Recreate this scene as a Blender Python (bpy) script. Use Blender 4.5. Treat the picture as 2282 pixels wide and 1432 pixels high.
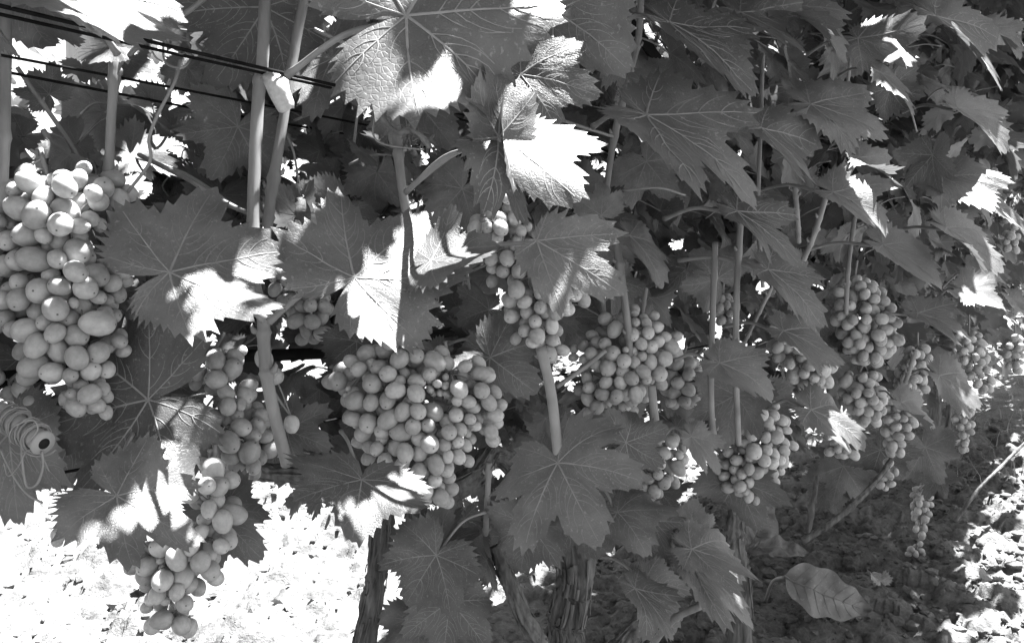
import bpy, math, random
import numpy as np
from mathutils import Vector, Matrix, Quaternion, noise

for o in list(bpy.data.objects):
    bpy.data.objects.remove(o)
scene = bpy.context.scene
C = scene.collection
R = math.radians

# ------------------------------------------------------------------ camera
FPX, CX, CY, PITCH, CAMH = 1976.0, 1141.0, 716.0, R(3.36), 0.80
cam_d = bpy.data.cameras.new('camera')
cam = bpy.data.objects.new('camera', cam_d)
C.objects.link(cam)
cam.location = (0, 0, CAMH)
cam.rotation_euler = (R(90) - PITCH, 0, 0)
cam_d.sensor_width = 36.0
cam_d.lens = 36.0 * FPX / 2282.0
cam_d.clip_start = 0.02
cam_d.clip_end = 2000
scene.camera = cam

# ------------------------------------------------------------------ light
U = Vector((.552, .834, 0)).normalized()          # along the vine row, away from the camera
M = Vector((-U.y, U.x, 0))                        # across the row, to its far side
SUN = (U * .30 - M * .14 + Vector((0, 0, .94))).normalized()
world = bpy.data.worlds.new('World')
scene.world = world
world.use_nodes = True
wn = world.node_tree
wn.nodes.clear()
sky = wn.nodes.new('ShaderNodeTexSky')
sky.sky_type = 'NISHITA'
sky.sun_disc = False
sky.sun_elevation = math.asin(SUN.z)
sky.sun_rotation = math.atan2(SUN.x, SUN.y)
bw = wn.nodes.new('ShaderNodeRGBToBW')            # the photograph is black and white
bg = wn.nodes.new('ShaderNodeBackground')
bg.inputs[1].default_value = 0.05
wo = wn.nodes.new('ShaderNodeOutputWorld')
wn.links.new(sky.outputs[0], bw.inputs[0])
wn.links.new(bw.outputs[0], bg.inputs[0])
wn.links.new(bg.outputs[0], wo.inputs[0])
sl = bpy.data.lights.new('sun', 'SUN')
sl.energy = 5.0
sl.angle = R(.53)
so = bpy.data.objects.new('sun', sl)
C.objects.link(so)
so.rotation_euler = SUN.to_track_quat('Z', 'Y').to_euler()
so.location = SUN * 20

vs = scene.view_settings
vs.view_transform = 'Standard'
vs.look = 'None'
vs.exposure = 3.25
vs.gamma = 1.0
vs.use_curve_mapping = False
scene.cycles.max_bounces = 7
scene.cycles.diffuse_bounces = 4
scene.cycles.glossy_bounces = 2
scene.cycles.transmission_bounces = 3

# ------------------------------------------------------------------ helpers
CAM = Vector((0, 0, CAMH))
FWD = Vector((0, math.cos(PITCH), -math.sin(PITCH)))
UPV = Vector((0, math.sin(PITCH), math.cos(PITCH)))
RGT = Vector((1, 0, 0))


def at(x, y, d):
    """point of the place seen at photo position x, y and standing d metres away"""
    return CAM + d * (FWD + RGT * ((x - CX) / FPX) + UPV * ((CY - y) / FPX))


def proj(p):
    v = p - CAM
    d = v.dot(FWD)
    if d < .05:
        return (-9999, -9999, d)
    return (CX + FPX * v.x / d, CY - FPX * v.dot(UPV) / d, d)


def row(s, q, z):
    return U * s + M * q + Vector((0, 0, z))


def newmesh(name, verts, faces, mats, mi=None, smooth=True):
    me = bpy.data.meshes.new(name)
    me.from_pydata([tuple(v) for v in verts], [], faces)
    for m in mats:
        me.materials.append(m)
    if mi is not None:
        me.polygons.foreach_set('material_index', mi)
    if smooth:
        me.polygons.foreach_set('use_smooth', [True] * len(me.polygons))
    me.update()
    return me


def link(name, data, parent=None, mw=None, pinv=None):
    o = bpy.data.objects.new(name, data)
    C.objects.link(o)
    if parent is not None:
        o.parent = parent
        o.matrix_parent_inverse = pinv
    if mw is not None:
        o.matrix_basis = mw
    return o


def tag(o, label=None, cat=None, group=None, kind=None):
    if label:
        o['label'] = label
    if cat:
        o['category'] = cat
    if group:
        o['group'] = group
    if kind:
        o['kind'] = kind
    return o


def thing(name, loc, label, cat, group=None):
    o = bpy.data.objects.new(name, None)
    o.empty_display_size = .05
    C.objects.link(o)
    o.location = loc
    tag(o, label, cat, group)
    return o


def inv(o):
    return Matrix.Translation(-Vector(o.location))


def smooth_path(pts, n=6):
    pts = [Vector(p) for p in pts]
    if len(pts) < 3:
        return [pts[0].lerp(pts[1], i / n) for i in range(n + 1)]
    out = []
    P = [pts[0] * 2 - pts[1]] + pts + [pts[-1] * 2 - pts[-2]]
    for i in range(1, len(P) - 2):
        a, b, c, d = P[i - 1], P[i], P[i + 1], P[i + 2]
        for k in range(n):
            t = k / n
            out.append(.5 * ((2 * b) + (c - a) * t + (2 * a - 5 * b + 4 * c - d) * t * t +
                             (3 * b - a - 3 * c + d) * t ** 3))
    out.append(pts[-1])
    return out


def tube_geo(path, rad, seg=8, ridge=None, cap=True):
    """verts, faces of a tube; rad is a number, list or function of 0..1; ridge(ang, t, p) scales radius"""
    n = len(path)
    V, F = [], []
    t0 = (path[1] - path[0]).normalized()
    ref = Vector((0, 0, 1)) if abs(t0.z) < .9 else Vector((1, 0, 0))
    nx = t0.cross(ref).normalized()
    for i, p in enumerate(path):
        if i < n - 1:
            t = (path[i + 1] - p)
        else:
            t = (p - path[i - 1])
        if t.length < 1e-9:
            t = t0
        t = t.normalized()
        nx = (nx - t * nx.dot(t)).normalized()
        ny = t.cross(nx)
        tt = i / (n - 1)
        r = rad(tt) if callable(rad) else (rad[i] if isinstance(rad, (list, tuple)) else rad)
        for k in range(seg):
            a = 2 * math.pi * k / seg
            rr = r * (ridge(a, tt, p) if ridge else 1)
            V.append(p + nx * (math.cos(a) * rr) + ny * (math.sin(a) * rr))
    for i in range(n - 1):
        for k in range(seg):
            a, b = i * seg + k, i * seg + (k + 1) % seg
            F.append((a, b, b + seg, a + seg))
    if cap:
        V.append(path[0]); V.append(path[-1])
        a, b = len(V) - 2, len(V) - 1
        for k in range(seg):
            F.append((a, (k + 1) % seg, k))
            F.append((b, (n - 1) * seg + k, (n - 1) * seg + (k + 1) % seg))
    return V, F


def join(parts):
    V, F = [], []
    for v, f in parts:
        b = len(V)
        V += list(v)
        F += [tuple(i + b for i in q) for q in f]
    return V, F


# ------------------------------------------------------------------ materials (neutral: a monochrome photograph)
def g(v):
    return (v, v, v, 1)


def mat_base(name):
    m = bpy.data.materials.new(name)
    m.use_nodes = True
    nt = m.node_tree
    nt.nodes.clear()
    out = nt.nodes.new('ShaderNodeOutputMaterial')
    return m, nt, out


def nd(nt, kind, **kw):
    n = nt.nodes.new(kind)
    for k, v in kw.items():
        setattr(n, k, v)
    return n


def ramp(nt, src, stops):
    r = nd(nt, 'ShaderNodeValToRGB')
    el = r.color_ramp.elements
    while len(el) < len(stops):
        el.new(.5)
    for e, (p, v) in zip(el, stops):
        e.position = p
        e.color = g(v)
    nt.links.new(src, r.inputs[0])
    return r.outputs[0]


def noise_tex(nt, scale, detail=3, coord='Object', rough=.55):
    tc = nd(nt, 'ShaderNodeTexCoord')
    n = nd(nt, 'ShaderNodeTexNoise')
    n.inputs['Scale'].default_value = scale
    n.inputs['Detail'].default_value = detail
    n.inputs['Roughness'].default_value = rough
    nt.links.new(tc.outputs[coord], n.inputs['Vector'])
    return n.outputs[0], tc


def mathn(nt, op, a, b):
    n = nd(nt, 'ShaderNodeMath', operation=op)
    for i, v in enumerate((a, b)):
        if isinstance(v, (int, float)):
            n.inputs[i].default_value = v
        else:
            nt.links.new(v, n.inputs[i])
    return n.outputs[0]


def leaf_material(name, lo, hi, trans=.3, trcol=.12, rough=.42, spec=.5):
    m, nt, out = mat_base(name)
    L = nt.links
    n1, tc = noise_tex(nt, 2.4, 6, rough=.62)
    base = ramp(nt, n1, [(.28, lo * .75), (.5, (lo + hi) / 2), (.74, hi * 1.2)])
    # dusty pale specks
    n2, _ = noise_tex(nt, 30, 3)
    sp = ramp(nt, n2, [(.60, 0), (.71, 1)])
    oi = nd(nt, 'ShaderNodeObjectInfo')
    var = mathn(nt, 'MULTIPLY_ADD', oi.outputs['Random'], .7)
    var.node.inputs[2].default_value = .65
    b2 = mathn(nt, 'MULTIPLY', base, var)
    b3 = mathn(nt, 'MULTIPLY_ADD', sp, .10)
    L.new(b2, b3.node.inputs[2])
    # fine vein network as relief
    vor = nd(nt, 'ShaderNodeTexVoronoi', feature='DISTANCE_TO_EDGE')
    vor.inputs['Scale'].default_value = 30
    L.new(tc.outputs['Object'], vor.inputs['Vector'])
    vr = ramp(nt, vor.outputs['Distance'], [(.0, 0), (.16, 1)])
    n3, _ = noise_tex(nt, 9, 4)
    hgt = mathn(nt, 'MULTIPLY_ADD', vr, .35)
    L.new(n3, hgt.node.inputs[2])
    bump = nd(nt, 'ShaderNodeBump')
    bump.inputs['Strength'].default_value = .3
    bump.inputs['Distance'].default_value = .0014
    L.new(hgt, bump.inputs['Height'])
    p = nd(nt, 'ShaderNodeBsdfPrincipled')
    L.new(b3, p.inputs['Base Color'])
    rr = ramp(nt, n1, [(.3, rough - .07), (.7, rough + .12)])
    L.new(rr, p.inputs['Roughness'])
    p.inputs['Specular IOR Level'].default_value = spec
    L.new(bump.outputs[0], p.inputs['Normal'])
    t = nd(nt, 'ShaderNodeBsdfTranslucent')
    t.inputs[0].default_value = g(trcol)
    L.new(bump.outputs[0], t.inputs['Normal'])
    mx = nd(nt, 'ShaderNodeMixShader')
    mx.inputs[0].default_value = trans
    L.new(p.outputs[0], mx.inputs[1])
    L.new(t.outputs[0], mx.inputs[2])
    L.new(mx.outputs[0], out.inputs[0])
    return m


def simple_mat(name, lo, hi, scale, rough=.7, spec=.3, bump=.3, bdist=.002, stretch=None, detail=5, sss=0):
    m, nt, out = mat_base(name)
    L = nt.links
    n1, tc = noise_tex(nt, scale, detail)
    if stretch:
        mp = nd(nt, 'ShaderNodeMapping')
        mp.inputs['Scale'].default_value = stretch
        L.new(tc.outputs['Object'], mp.inputs[0])
        L.new(mp.outputs[0], n1.node.inputs['Vector'])
    col = ramp(nt, n1, [(.3, lo), (.7, hi)])
    p = nd(nt, 'ShaderNodeBsdfPrincipled')
    L.new(col, p.inputs['Base Color'])
    p.inputs['Roughness'].default_value = rough
    p.inputs['Specular IOR Level'].default_value = spec
    if sss:
        p.inputs['Subsurface Weight'].default_value = sss
        p.inputs['Subsurface Radius'].default_value = (1, 1, 1)
        p.inputs['Subsurface Scale'].default_value = .004
    bp = nd(nt, 'ShaderNodeBump')
    bp.inputs['Strength'].default_value = bump
    bp.inputs['Distance'].default_value = bdist
    L.new(n1, bp.inputs['Height'])
    L.new(bp.outputs[0], p.inputs['Normal'])
    L.new(p.outputs[0], out.inputs[0])
    return m


def grape_material():
    m, nt, out = mat_base('grape_skin')
    L = nt.links
    n1, tc = noise_tex(nt, 1.3, 6, rough=.65)
    col = ramp(nt, n1, [(.3, .25), (.7, .38)])
    oi = nd(nt, 'ShaderNodeObjectInfo')
    var = mathn(nt, 'MULTIPLY_ADD', oi.outputs['Random'], .4)
    var.node.inputs[2].default_value = .78
    c2 = mathn(nt, 'MULTIPLY', col, var)
    # dark scar where the flower was, at the lower pole, and scattered freckles
    vl = nd(nt, 'ShaderNodeVectorMath', operation='DISTANCE')
    L.new(tc.outputs['Object'], vl.inputs[0])
    vl.inputs[1].default_value = (0, 0, -1.1)
    sc = ramp(nt, vl.outputs['Value'], [(.06, .18), (.11, 1)])
    c3 = mathn(nt, 'MULTIPLY', c2, sc)
    n2, _ = noise_tex(nt, 16, 1)
    fr = ramp(nt, n2, [(.19, .5), (.22, 1)])
    c4 = mathn(nt, 'MULTIPLY', c3, fr)
    p = nd(nt, 'ShaderNodeBsdfPrincipled')
    L.new(c4, p.inputs['Base Color'])
    n3, _ = noise_tex(nt, 3.5, 4)
    L.new(ramp(nt, n3, [(.35, .36), (.65, .56)]), p.inputs['Roughness'])
    p.inputs['Specular IOR Level'].default_value = .35
    p.inputs['Subsurface Weight'].default_value = .7
    p.inputs['Subsurface Radius'].default_value = (1, 1, 1)
    p.inputs['Subsurface Scale'].default_value = .011
    L.new(p.outputs[0], out.inputs[0])
    return m


def soil_material():
    m, nt, out = mat_base('dry_soil')
    L = nt.links
    n1, tc = noise_tex(nt, 5, 6)
    n2, _ = noise_tex(nt, 60, 6, rough=.65)
    c = mathn(nt, 'ADD', mathn(nt, 'MULTIPLY', n1, .5), mathn(nt, 'MULTIPLY', n2, .5))
    col = ramp(nt, c, [(.34, .05), (.5, .115), (.66, .18)])
    p = nd(nt, 'ShaderNodeBsdfPrincipled')
    L.new(col, p.inputs['Base Color'])
    p.inputs['Roughness'].default_value = .95
    p.inputs['Specular IOR Level'].default_value = .1
    bp = nd(nt, 'ShaderNodeBump')
    bp.inputs['Strength'].default_value = .9
    bp.inputs['Distance'].default_value = .012
    L.new(n2, bp.inputs['Height'])
    L.new(bp.outputs[0], p.inputs['Normal'])
    L.new(p.outputs[0], out.inputs[0])
    return m


M_LEAF = leaf_material('vine_leaf', .075, .125)
M_VEIN = simple_mat('leaf_vein', .145, .205, 8, rough=.6, bump=.1)
M_OLDLEAF = leaf_material('weed_leaf', .13, .23, rough=.5)
M_DRY = simple_mat('dry_leaf', .16, .30, 6, rough=.8, bump=.5)
M_GREEN = simple_mat('green_cane', .11, .22, 60, rough=.5, bump=.35, bdist=.001, stretch=(1, 1, .18))
M_PET = simple_mat('petiole', .16, .22, 60, rough=.5, bump=.2, bdist=.0006)
M_BARK = simple_mat('vine_bark', .045, .17, 90, rough=.9, bump=.9, bdist=.004, stretch=(1, 1, .14), spec=.15)
M_WIRE = simple_mat('dark_wire', .006, .014, 60, rough=.9, spec=.05)
M_HOSE = simple_mat('black_hose', .006, .014, 40, rough=.7, spec=.15)
M_CLOTH = simple_mat('tie_cloth', .38, .52, 300, rough=.9, bump=.5, bdist=.0008)
M_GRAPE = grape_material()
M_STEM = simple_mat('bunch_stem', .14, .2, 60, rough=.6)
M_SOIL = soil_material()
M_GRASS = simple_mat('grass_blade', .16, .3, 4, rough=.6)
M_POST = simple_mat('pale_post', .28, .4, 30, rough=.8, stretch=(1, 1, .1))
M_DRIED = simple_mat('dried_tuft', .12, .2, 90, rough=.9)


# ------------------------------------------------------------------ ground
def vnoise(x, y, seed):
    """vectorised value noise"""
    xi, yi = np.floor(x).astype(np.int64), np.floor(y).astype(np.int64)
    xf, yf = x - xi, y - yi
    xf, yf = xf * xf * (3 - 2 * xf), yf * yf * (3 - 2 * yf)

    def h(a, b):
        n = (a * 374761393 + b * 668265263 + seed * 1442695041) & 0x7fffffff
        n = ((n ^ (n >> 13)) * 1274126177) & 0x7fffffff
        n = (n ^ (n >> 16)) & 0xffff
        return n / 65535.0
    a, b, c, d = h(xi, yi), h(xi + 1, yi), h(xi, yi + 1), h(xi + 1, yi + 1)
    return (a * (1 - xf) + b * xf) * (1 - yf) + (c * (1 - xf) + d * xf) * yf


def worley(x, y, seed):
    """distance to the nearest jittered cell point and that cell's random number"""
    xi, yi = np.floor(x).astype(np.int64), np.floor(y).astype(np.int64)

    def h(a, b, k):
        n = (a * 374761393 + b * 668265263 + (seed * 7 + k) * 1442695041) & 0x7fffffff
        n = ((n ^ (n >> 13)) * 1274126177) & 0x7fffffff
        return ((n ^ (n >> 16)) & 0xffff) / 65535.0
    best = np.full(x.shape, 9.0)
    rnd = np.zeros(x.shape)
    for i in (-1, 0, 1):
        for j in (-1, 0, 1):
            a, b = xi + i, yi + j
            d = np.hypot(a + h(a, b, 1) - x, b + h(a, b, 2) - y)
            m = d < best
            best = np.where(m, d, best)
            rnd = np.where(m, h(a, b, 3), rnd)
    return best, rnd


def soil_height(x, y):
    h = (vnoise(x * 1.3, y * 1.3, 1) - .5) * .05
    h += (vnoise(x * 6, y * 6, 2) - .5) * .026
    wx = x + (vnoise(x * 30, y * 30, 11) - .5) * .03
    wy = y + (vnoise(x * 30, y * 30, 12) - .5) * .03
    for sc, amp, sd in ((9, .048, 21), (21, .022, 22), (50, .009, 23)):
        f, r = worley(wx * sc, wy * sc, sd)
        h += amp * (r ** 2) * np.clip(1 - (f / .62) ** 2, 0, 1) ** .5
        h -= amp * .35 * np.clip((f - .5) * 2.2, 0, 1) * (r < .5)
    h += (vnoise(x * 80, y * 80, 5) - .5) * .005
    return h


def axis(lo, hi, step, far):
    a = list(np.arange(lo, hi, step))
    st, v, pos = step, hi, []
    while v < far:
        pos.append(v); st *= 1.045; v += st
    st, v, neg = step, lo - step, []
    while v > -far:
        neg.append(v); st *= 1.045; v -= st
    return np.array(neg[::-1] + a + pos)


xs = axis(-1.9, 2.1, .0085, 400)
ys = axis(1.75, 3.4, .0085, 400)
gx, gy = np.meshgrid(xs, ys)
gz = soil_height(gx, gy)
nxg, nyg = len(xs), len(ys)
gv = np.stack([gx.ravel(), gy.ravel(), gz.ravel()], 1)
idx = np.arange(nxg * nyg).reshape(nyg, nxg)
gf = np.stack([idx[:-1, :-1].ravel(), idx[:-1, 1:].ravel(), idx[1:, 1:].ravel(), idx[1:, :-1].ravel()], 1)
me = bpy.data.meshes.new('ground')
me.vertices.add(len(gv)); me.vertices.foreach_set('co', gv.ravel())
me.loops.add(gf.size); me.loops.foreach_set('vertex_index', gf.ravel().astype(np.int32))
me.polygons.add(len(gf)); me.polygons.foreach_set('loop_start', np.arange(0, gf.size, 4, dtype=np.int32))
me.materials.append(M_SOIL)
me.update(calc_edges=True)
me.polygons.foreach_set('use_smooth', [True] * len(gf))
ground = link('ground', me)
tag(ground, 'pale dry cloddy soil under and between the vine rows', kind='structure')


def gz_at(x, y):
    return float(soil_height(np.array([x]), np.array([y]))[0])


# loose clods: too many to count
rng = random.Random(5)
import bmesh
bm = bmesh.new()
bmesh.ops.create_icosphere(bm, subdivisions=1, radius=1)
ico_v = np.array([v.co[:] for v in bm.verts])
ico_f = np.array([[v.index for v in f.verts] for f in bm.faces])
bm.free()
CV, CF = [], []
nr = np.random.RandomState(3)
cnt = 0
NCL = 11500
cx_ = np.concatenate([nr.uniform(-2.6, 2.9, 5600), nr.uniform(.1, 2.6, NCL - 5600)])
cy_ = np.concatenate([nr.uniform(1.6, 4.8, 5600), nr.uniform(1.5, 3.6, NCL - 5600)])
ch_ = soil_height(cx_, cy_)
for i in range(NCL):
    x, y = cx_[i], cy_[i]
    r = .003 + .011 * rng.random() ** 3.5
    if i > 5600:
        r *= 1.35
    if i % 60 == 0:
        r = rng.uniform(.012, .028)
    v = ico_v * (1 + .7 * (nr.rand(len(ico_v), 1) - .5)) * np.array([1, rng.uniform(.6, 1), rng.uniform(.45, .8)]) * r
    a = rng.uniform(0, 6.28)
    ca, sa = math.cos(a), math.sin(a)
    v = v @ np.array([[ca, sa, 0], [-sa, ca, 0], [0, 0, 1]])
    v = v + np.array([x, y, ch_[i] + r * .25])
    CV.append(v); CF.append(ico_f + cnt); cnt += len(v)
CV = np.concatenate(CV); CF = np.concatenate(CF)
me = newmesh('soil_clods', CV.tolist(), [tuple(f) for f in CF.tolist()], [M_SOIL], smooth=False)
tag(link('soil_clods', me), 'loose crumbs and clods of dry soil scattered on the ground', 'soil', kind='stuff')

# dark crumbs of leaf litter and twigs on the soil
LV, LF = [], []
lx_, ly_ = nr.uniform(-2.4, 2.6, 4200), nr.uniform(1.7, 4.6, 4200)
lh_ = soil_height(lx_, ly_)
for i in range(4200):
    x, y = lx_[i], ly_[i]
    z = lh_[i] + .004
    a = rng.uniform(0, 6.28)
    l = .003 + .010 * rng.random() ** 2.5
    w = l * rng.uniform(.15, .6)
    c, sn = math.cos(a), math.sin(a)
    b = len(LV)
    for (u, v_, t) in ((-1, 0, 0), (-.3, -1, .4), (.5, -.8, .1), (1, .2, .5), (.2, 1, .2), (-.5, .7, .6), (0, 0, .9)):
        uu, vv = u * l * rng.uniform(.7, 1.1), v_ * w * rng.uniform(.6, 1.2)
        LV.append((x + uu * c - vv * sn, y + uu * sn + vv * c, z + t * l * rng.uniform(.2, .7)))
    LF += [(b + k, b + (k + 1) % 6, b + 6) for k in range(6)]
M_LITTER = simple_mat('leaf_litter', .02, .07, 40, rough=.9)
tag(link('leaf_litter', newmesh('leaf_litter', LV, LF, [M_LITTER], smooth=False)), 'dark crumbs of dry leaf litter strewn over the soil', 'litter', kind='stuff')

# ------------------------------------------------------------------ vine leaves
OUT = [(0, 1.0), (8, .93), (17, .80), (25, .66), (31, .70), (40, .86), (47, .93), (56, .84), (66, .70), (74, .62),
       (82, .66), (92, .73), (102, .76), (114, .68), (126, .62), (140, .60), (152, .54), (163, .42), (172, .26), (180, .07)]


def leaf_outline(rng, sinus=0.):
    oa = np.array([o[0] for o in OUT], float)
    orr = np.array([o[1] for o in OUT], float)
    # sinus > 0 deepens the notches between the lobes
    notch = np.exp(-((oa - 25) / 7) ** 2) + np.exp(-((oa - 74) / 8) ** 2)
    orr = orr * (1 - sinus * notch)
    return oa, orr


def veins_def():
    V = []
    for a, l in ((0, .97), (46, .88), (-46, .88), (100, .70), (-100, .70), (146, .5), (-146, .5)):
        V.append((a, l))
    return V


class LeafShape:
    def __init__(self, seed, fold=.15, droop=.5, cup=.0, wave=.06, sinus=None, lifts=(), nteeth=46, rings=8,
                 width=1.0, petiole=True, veins2=True, base=1.0, veins=True):
        rg = random.Random(seed)
        self.rg = rg
        self.fold, self.droop, self.cup, self.wave = fold, droop, cup, wave
        self.lifts = lifts
        self.width = width
        self.ph = [rg.uniform(0, 6.28) for _ in range(6)]
        self.off = Vector((rg.uniform(-50, 50), rg.uniform(-50, 50), 0))
        sinus = rg.uniform(-.14, .14) if sinus is None else sinus
        oaL, orL = leaf_outline(rg, sinus)
        self.base = base
        oaR, orR = leaf_outline(rg, sinus + rg.uniform(-.08, .08))
        if base != 1:
            kb = 1 + (base - 1) * np.clip((oaL - 70) / 50, 0, 1)
            orL, orR = orL * kb, orR * kb
        asym = [1 + rg.uniform(-.07, .07) for _ in range(4)]
        # teeth: three points each, unequal
        angs, rad, tooth = [], [], []
        for side, (oa, orr) in ((1, (oaR, orR)), (-1, (oaL, orL))):
            n = nteeth // 2
            w = np.array([rg.uniform(.6, 1.5) for _ in range(n)])
            edges = np.concatenate([[0], np.cumsum(w)]) / w.sum() * 172.0
            seq = []
            for i in range(n):
                a0, a1 = edges[i], edges[i + 1]
                s = (a1 - a0)
                amp = .075 * min(1.4, s / 7.5) * rg.uniform(.6, 1.2)
                fall = 1 if a0 > 172 else 1
                # the tooth leans toward the lobe tip
                lean = .42
                seq += [(a0, -amp * .35), (a0 + s * lean * .6, amp * .35), (a0 + s * lean, amp), (a0 + s * (lean + .28), amp * .1)]
            seq += [(172.5, -.02), (178.5, 0)]
            for a, t in seq:
                r = float(np.interp(a, oa, orr))
                k = asym[0] if a < 70 else asym[1]
                if side < 0:
                    k = asym[2] if a < 70 else asym[3]
                if a < 12:
                    k = 1
                tt = t
                if a < 3:
                    tt = abs(t) * (.4 if a > 0 else 0) + (.02 if a == 0 else 0)
                angs.append(side * a); rad.append(r * k); tooth.append(tt)
        order = sorted(range(len(angs)), key=lambda i: angs[i])
        ded = []
        for i in order:
            if ded and abs(angs[i] - angs[ded[-1]]) < 1e-6:
                continue
            ded.append(i)
        A = [R(angs[i]) for i in ded]
        RD = [rad[i] for i in ded]
        TH = [tooth[i] for i in ded]
        fr = [.0, .1, .24, .4, .56, .72, .86, 1.0] if rings == 8 else [.0, .3, .7, 1.0] if rings == 4 else [.0, .5, 1.0]
        V, F, MI = [self.deform(0, 0)], [], []
        n = len(A)
        for j, f in enumerate(fr[1:]):
            for i in range(n):
                r = RD[i] * f
                if f == 1.0:
                    r = max(.03, RD[i] + TH[i])
                V.append(self.deform(r * math.sin(A[i]) * width, r * math.cos(A[i])))
        for i in range(n - 1):
            F.append((0, 1 + i + 1, 1 + i)); MI.append(0)
        for j in range(len(fr) - 2):
            for i in range(n - 1):
                a = 1 + j * n + i
                F.append((a, a + 1, a + 1 + n, a + n)); MI.append(0)
        # veins: ribbons raised on both faces
        def ribbon(pts, w0, w1, side):
            m = len(pts)
            b = len(V)
            for k, (x, y) in enumerate(pts):
                if k < m - 1:
                    tx, ty = pts[k + 1][0] - x, pts[k + 1][1] - y
                else:
                    tx, ty = x - pts[k - 1][0], y - pts[k - 1][1]
                l = math.hypot(tx, ty) or 1
                w = w0 + (w1 - w0) * k / (m - 1)
                px, py = -ty / l * w, tx / l * w
                for sgn, hz in ((-1, .0018), (0, .0018 + w * .7), (1, .0018)):
                    p = self.deform(x + px * sgn, y + py * sgn)
                    V.append(p + Vector((0, 0, hz * side)))
            for k in range(m - 1):
                for c in range(2):
                    a = b + k * 3 + c
                    F.append((a, a + 1, a + 4, a + 3) if side < 0 else (a, a + 3, a + 4, a + 1)); MI.append(1)
        for vi, (a, l) in enumerate(veins_def() if veins else []):
            k0 = asym[0] if a >= 0 else asym[2]
            ar = R(a)
            bend = rg.uniform(-.06, .06) + (-.08 if a > 0 else .08 if a < 0 else 0)
            oa, orr = (oaR, orR) if a >= 0 else (oaL, orL)
            l = float(np.interp(abs(a), oa, orr)) * .95
            pts = []
            for k in range(11):
                t = k / 10
                aa = ar + bend * (t - 1) * 1.0
                pts.append((l * t * math.sin(aa) * width, l * t * math.cos(aa)))
            w0 = .0105 if abs(a) < 50 else .009 if abs(a) < 110 else .006
            for s in (1, -1) if rings == 8 else (1,):
                ribbon(pts if rings == 8 else pts[::5], w0, .003, s)
            if veins2:
                nsec = 5 if abs(a) < 50 else 3
                for q in range(nsec):
                    t = .22 + .66 * q / nsec + rg.uniform(-.03, .03)
                    for sd in (1, -1):
                        if abs(a) > 90 and sd * a < 0 and q == 0:
                            continue
                        k = int(t * 10)
                        x0, y0 = pts[k]
                        da = ar + sd * R(rg.uniform(46, 58))
                        ln = l * (.47 - .30 * t) * (1.05 if abs(a) < 50 else .8)
                        sec = []
                        for e in range(5):
                            u = e / 4
                            dd = da - sd * .45 * u
                            sec.append((x0 + ln * u * math.sin(dd) * width, y0 + ln * u * math.cos(dd)))
                        for s in (1, -1):
                            ribbon(sec, .0042, .0016, s)
        if petiole:
            p0 = self.deform(0, 0)
            L = rg.uniform(.6, 1.0)
            path = smooth_path([p0 + Vector((0, .01, -.012)), Vector((0, -L * .3, -.12)),
                                Vector((rg.uniform(-.1, .1), -L * .7, -.3)), Vector((rg.uniform(-.2, .2), -L, -.6))], 3)
            tv, tf = tube_geo(path, .02, 5)
            b = len(V)
            V += tv
            for q in tf:
                F.append(tuple(i + b for i in q)); MI.append(2)
        self.V, self.F, self.MI = V, F, MI
        self.tip = self.deform(0, 1.0)

    def deform(self, x, y):
        r = math.hypot(x, y)
        th = math.atan2(x, y)
        # lobes that bend up or down
        z = 0.0
        for (a, wd, k) in self.lifts:
            d = (math.degrees(th) - a + 180) % 360 - 180
            wgt = math.exp(-(d / wd) ** 2)
            r0 = .22
            if wgt > .02 and r > r0:
                kk = k * wgt
                e = (r - r0)
                nr_ = r0 + math.sin(min(abs(kk) * e, 2.9)) / abs(kk) if abs(kk) > .05 else r
                z += (1 - math.cos(min(abs(kk) * e, 2.9))) / kk if abs(kk) > .05 else 0
                s = nr_ / r
                x, y = x * s, y * s
                r = nr_
        z += self.fold * (math.sqrt(x * x + .012) - .11)
        z += self.cup * r * r
        z += self.wave * r * r * (math.sin(3 * th + self.ph[0]) + .7 * math.sin(5 * th + self.ph[1]))
        # blistered areas between the veins
        z += .022 * noise.noise(Vector((x * 3.1, y * 3.1, 0)) + self.off) * min(1, r * 3)
        z += .010 * noise.noise(Vector((x * 8.5, y * 8.5, 3)) + self.off) * min(1, r * 4)
        k = self.droop
        if abs(k) > .01:
            ang = k * y
            y2 = math.sin(ang) / k - z * math.sin(-ang) * 0
            z2 = z * math.cos(ang) - (1 - math.cos(ang)) / k
            y, z = y2 + z * math.sin(ang), z2
        return Vector((x, y, z))

    def mesh(self, name, rot=None):
        V = self.V if rot is None else [rot @ v for v in self.V]
        return newmesh(name, V, self.F, [M_LEAF, M_VEIN, M_PET], self.MI)


# ------------------------------------------------------------------ vines (roots)
VINES = []


def vine(s, q, label, name='grape_vine', group='vines of the near row'):
    p = row(s, q, 0)
    p.z = gz_at(p.x, p.y) - .01
    o = thing(name, p, label, 'grape vine', group)
    VINES.append((s, o))
    return o


vA = vine(.30, .72, 'leftmost grape vine, with a tendril wound round its cut cane end')
vB = vine(.87, .78, 'grape vine with thin dark leaning trunk against the sunlit soil')
vC = vine(1.24, .72, 'grape vine with thick furrowed trunk at bottom centre of the photo')
vD = vine(1.80, .60, 'grape vine whose short trunk stands behind the broad-leaved weed')
vE = vine(3.2, .52, 'grape vine with slim upright trunk right of the shaded soil, beyond the oblique cane')
vF = vine(4.4, .62, 'grape vine at the right edge, second to last that shows apart')
vG = vine(5.6, .66, 'farthest grape vine of the near row that shows apart')


def vine_of(p):
    s = p.dot(U)
    best = min(VINES, key=lambda t: abs(t[0] - s - (.15 if t[1] is vA else 0)))
    return best[1]


PINV = {}


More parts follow.
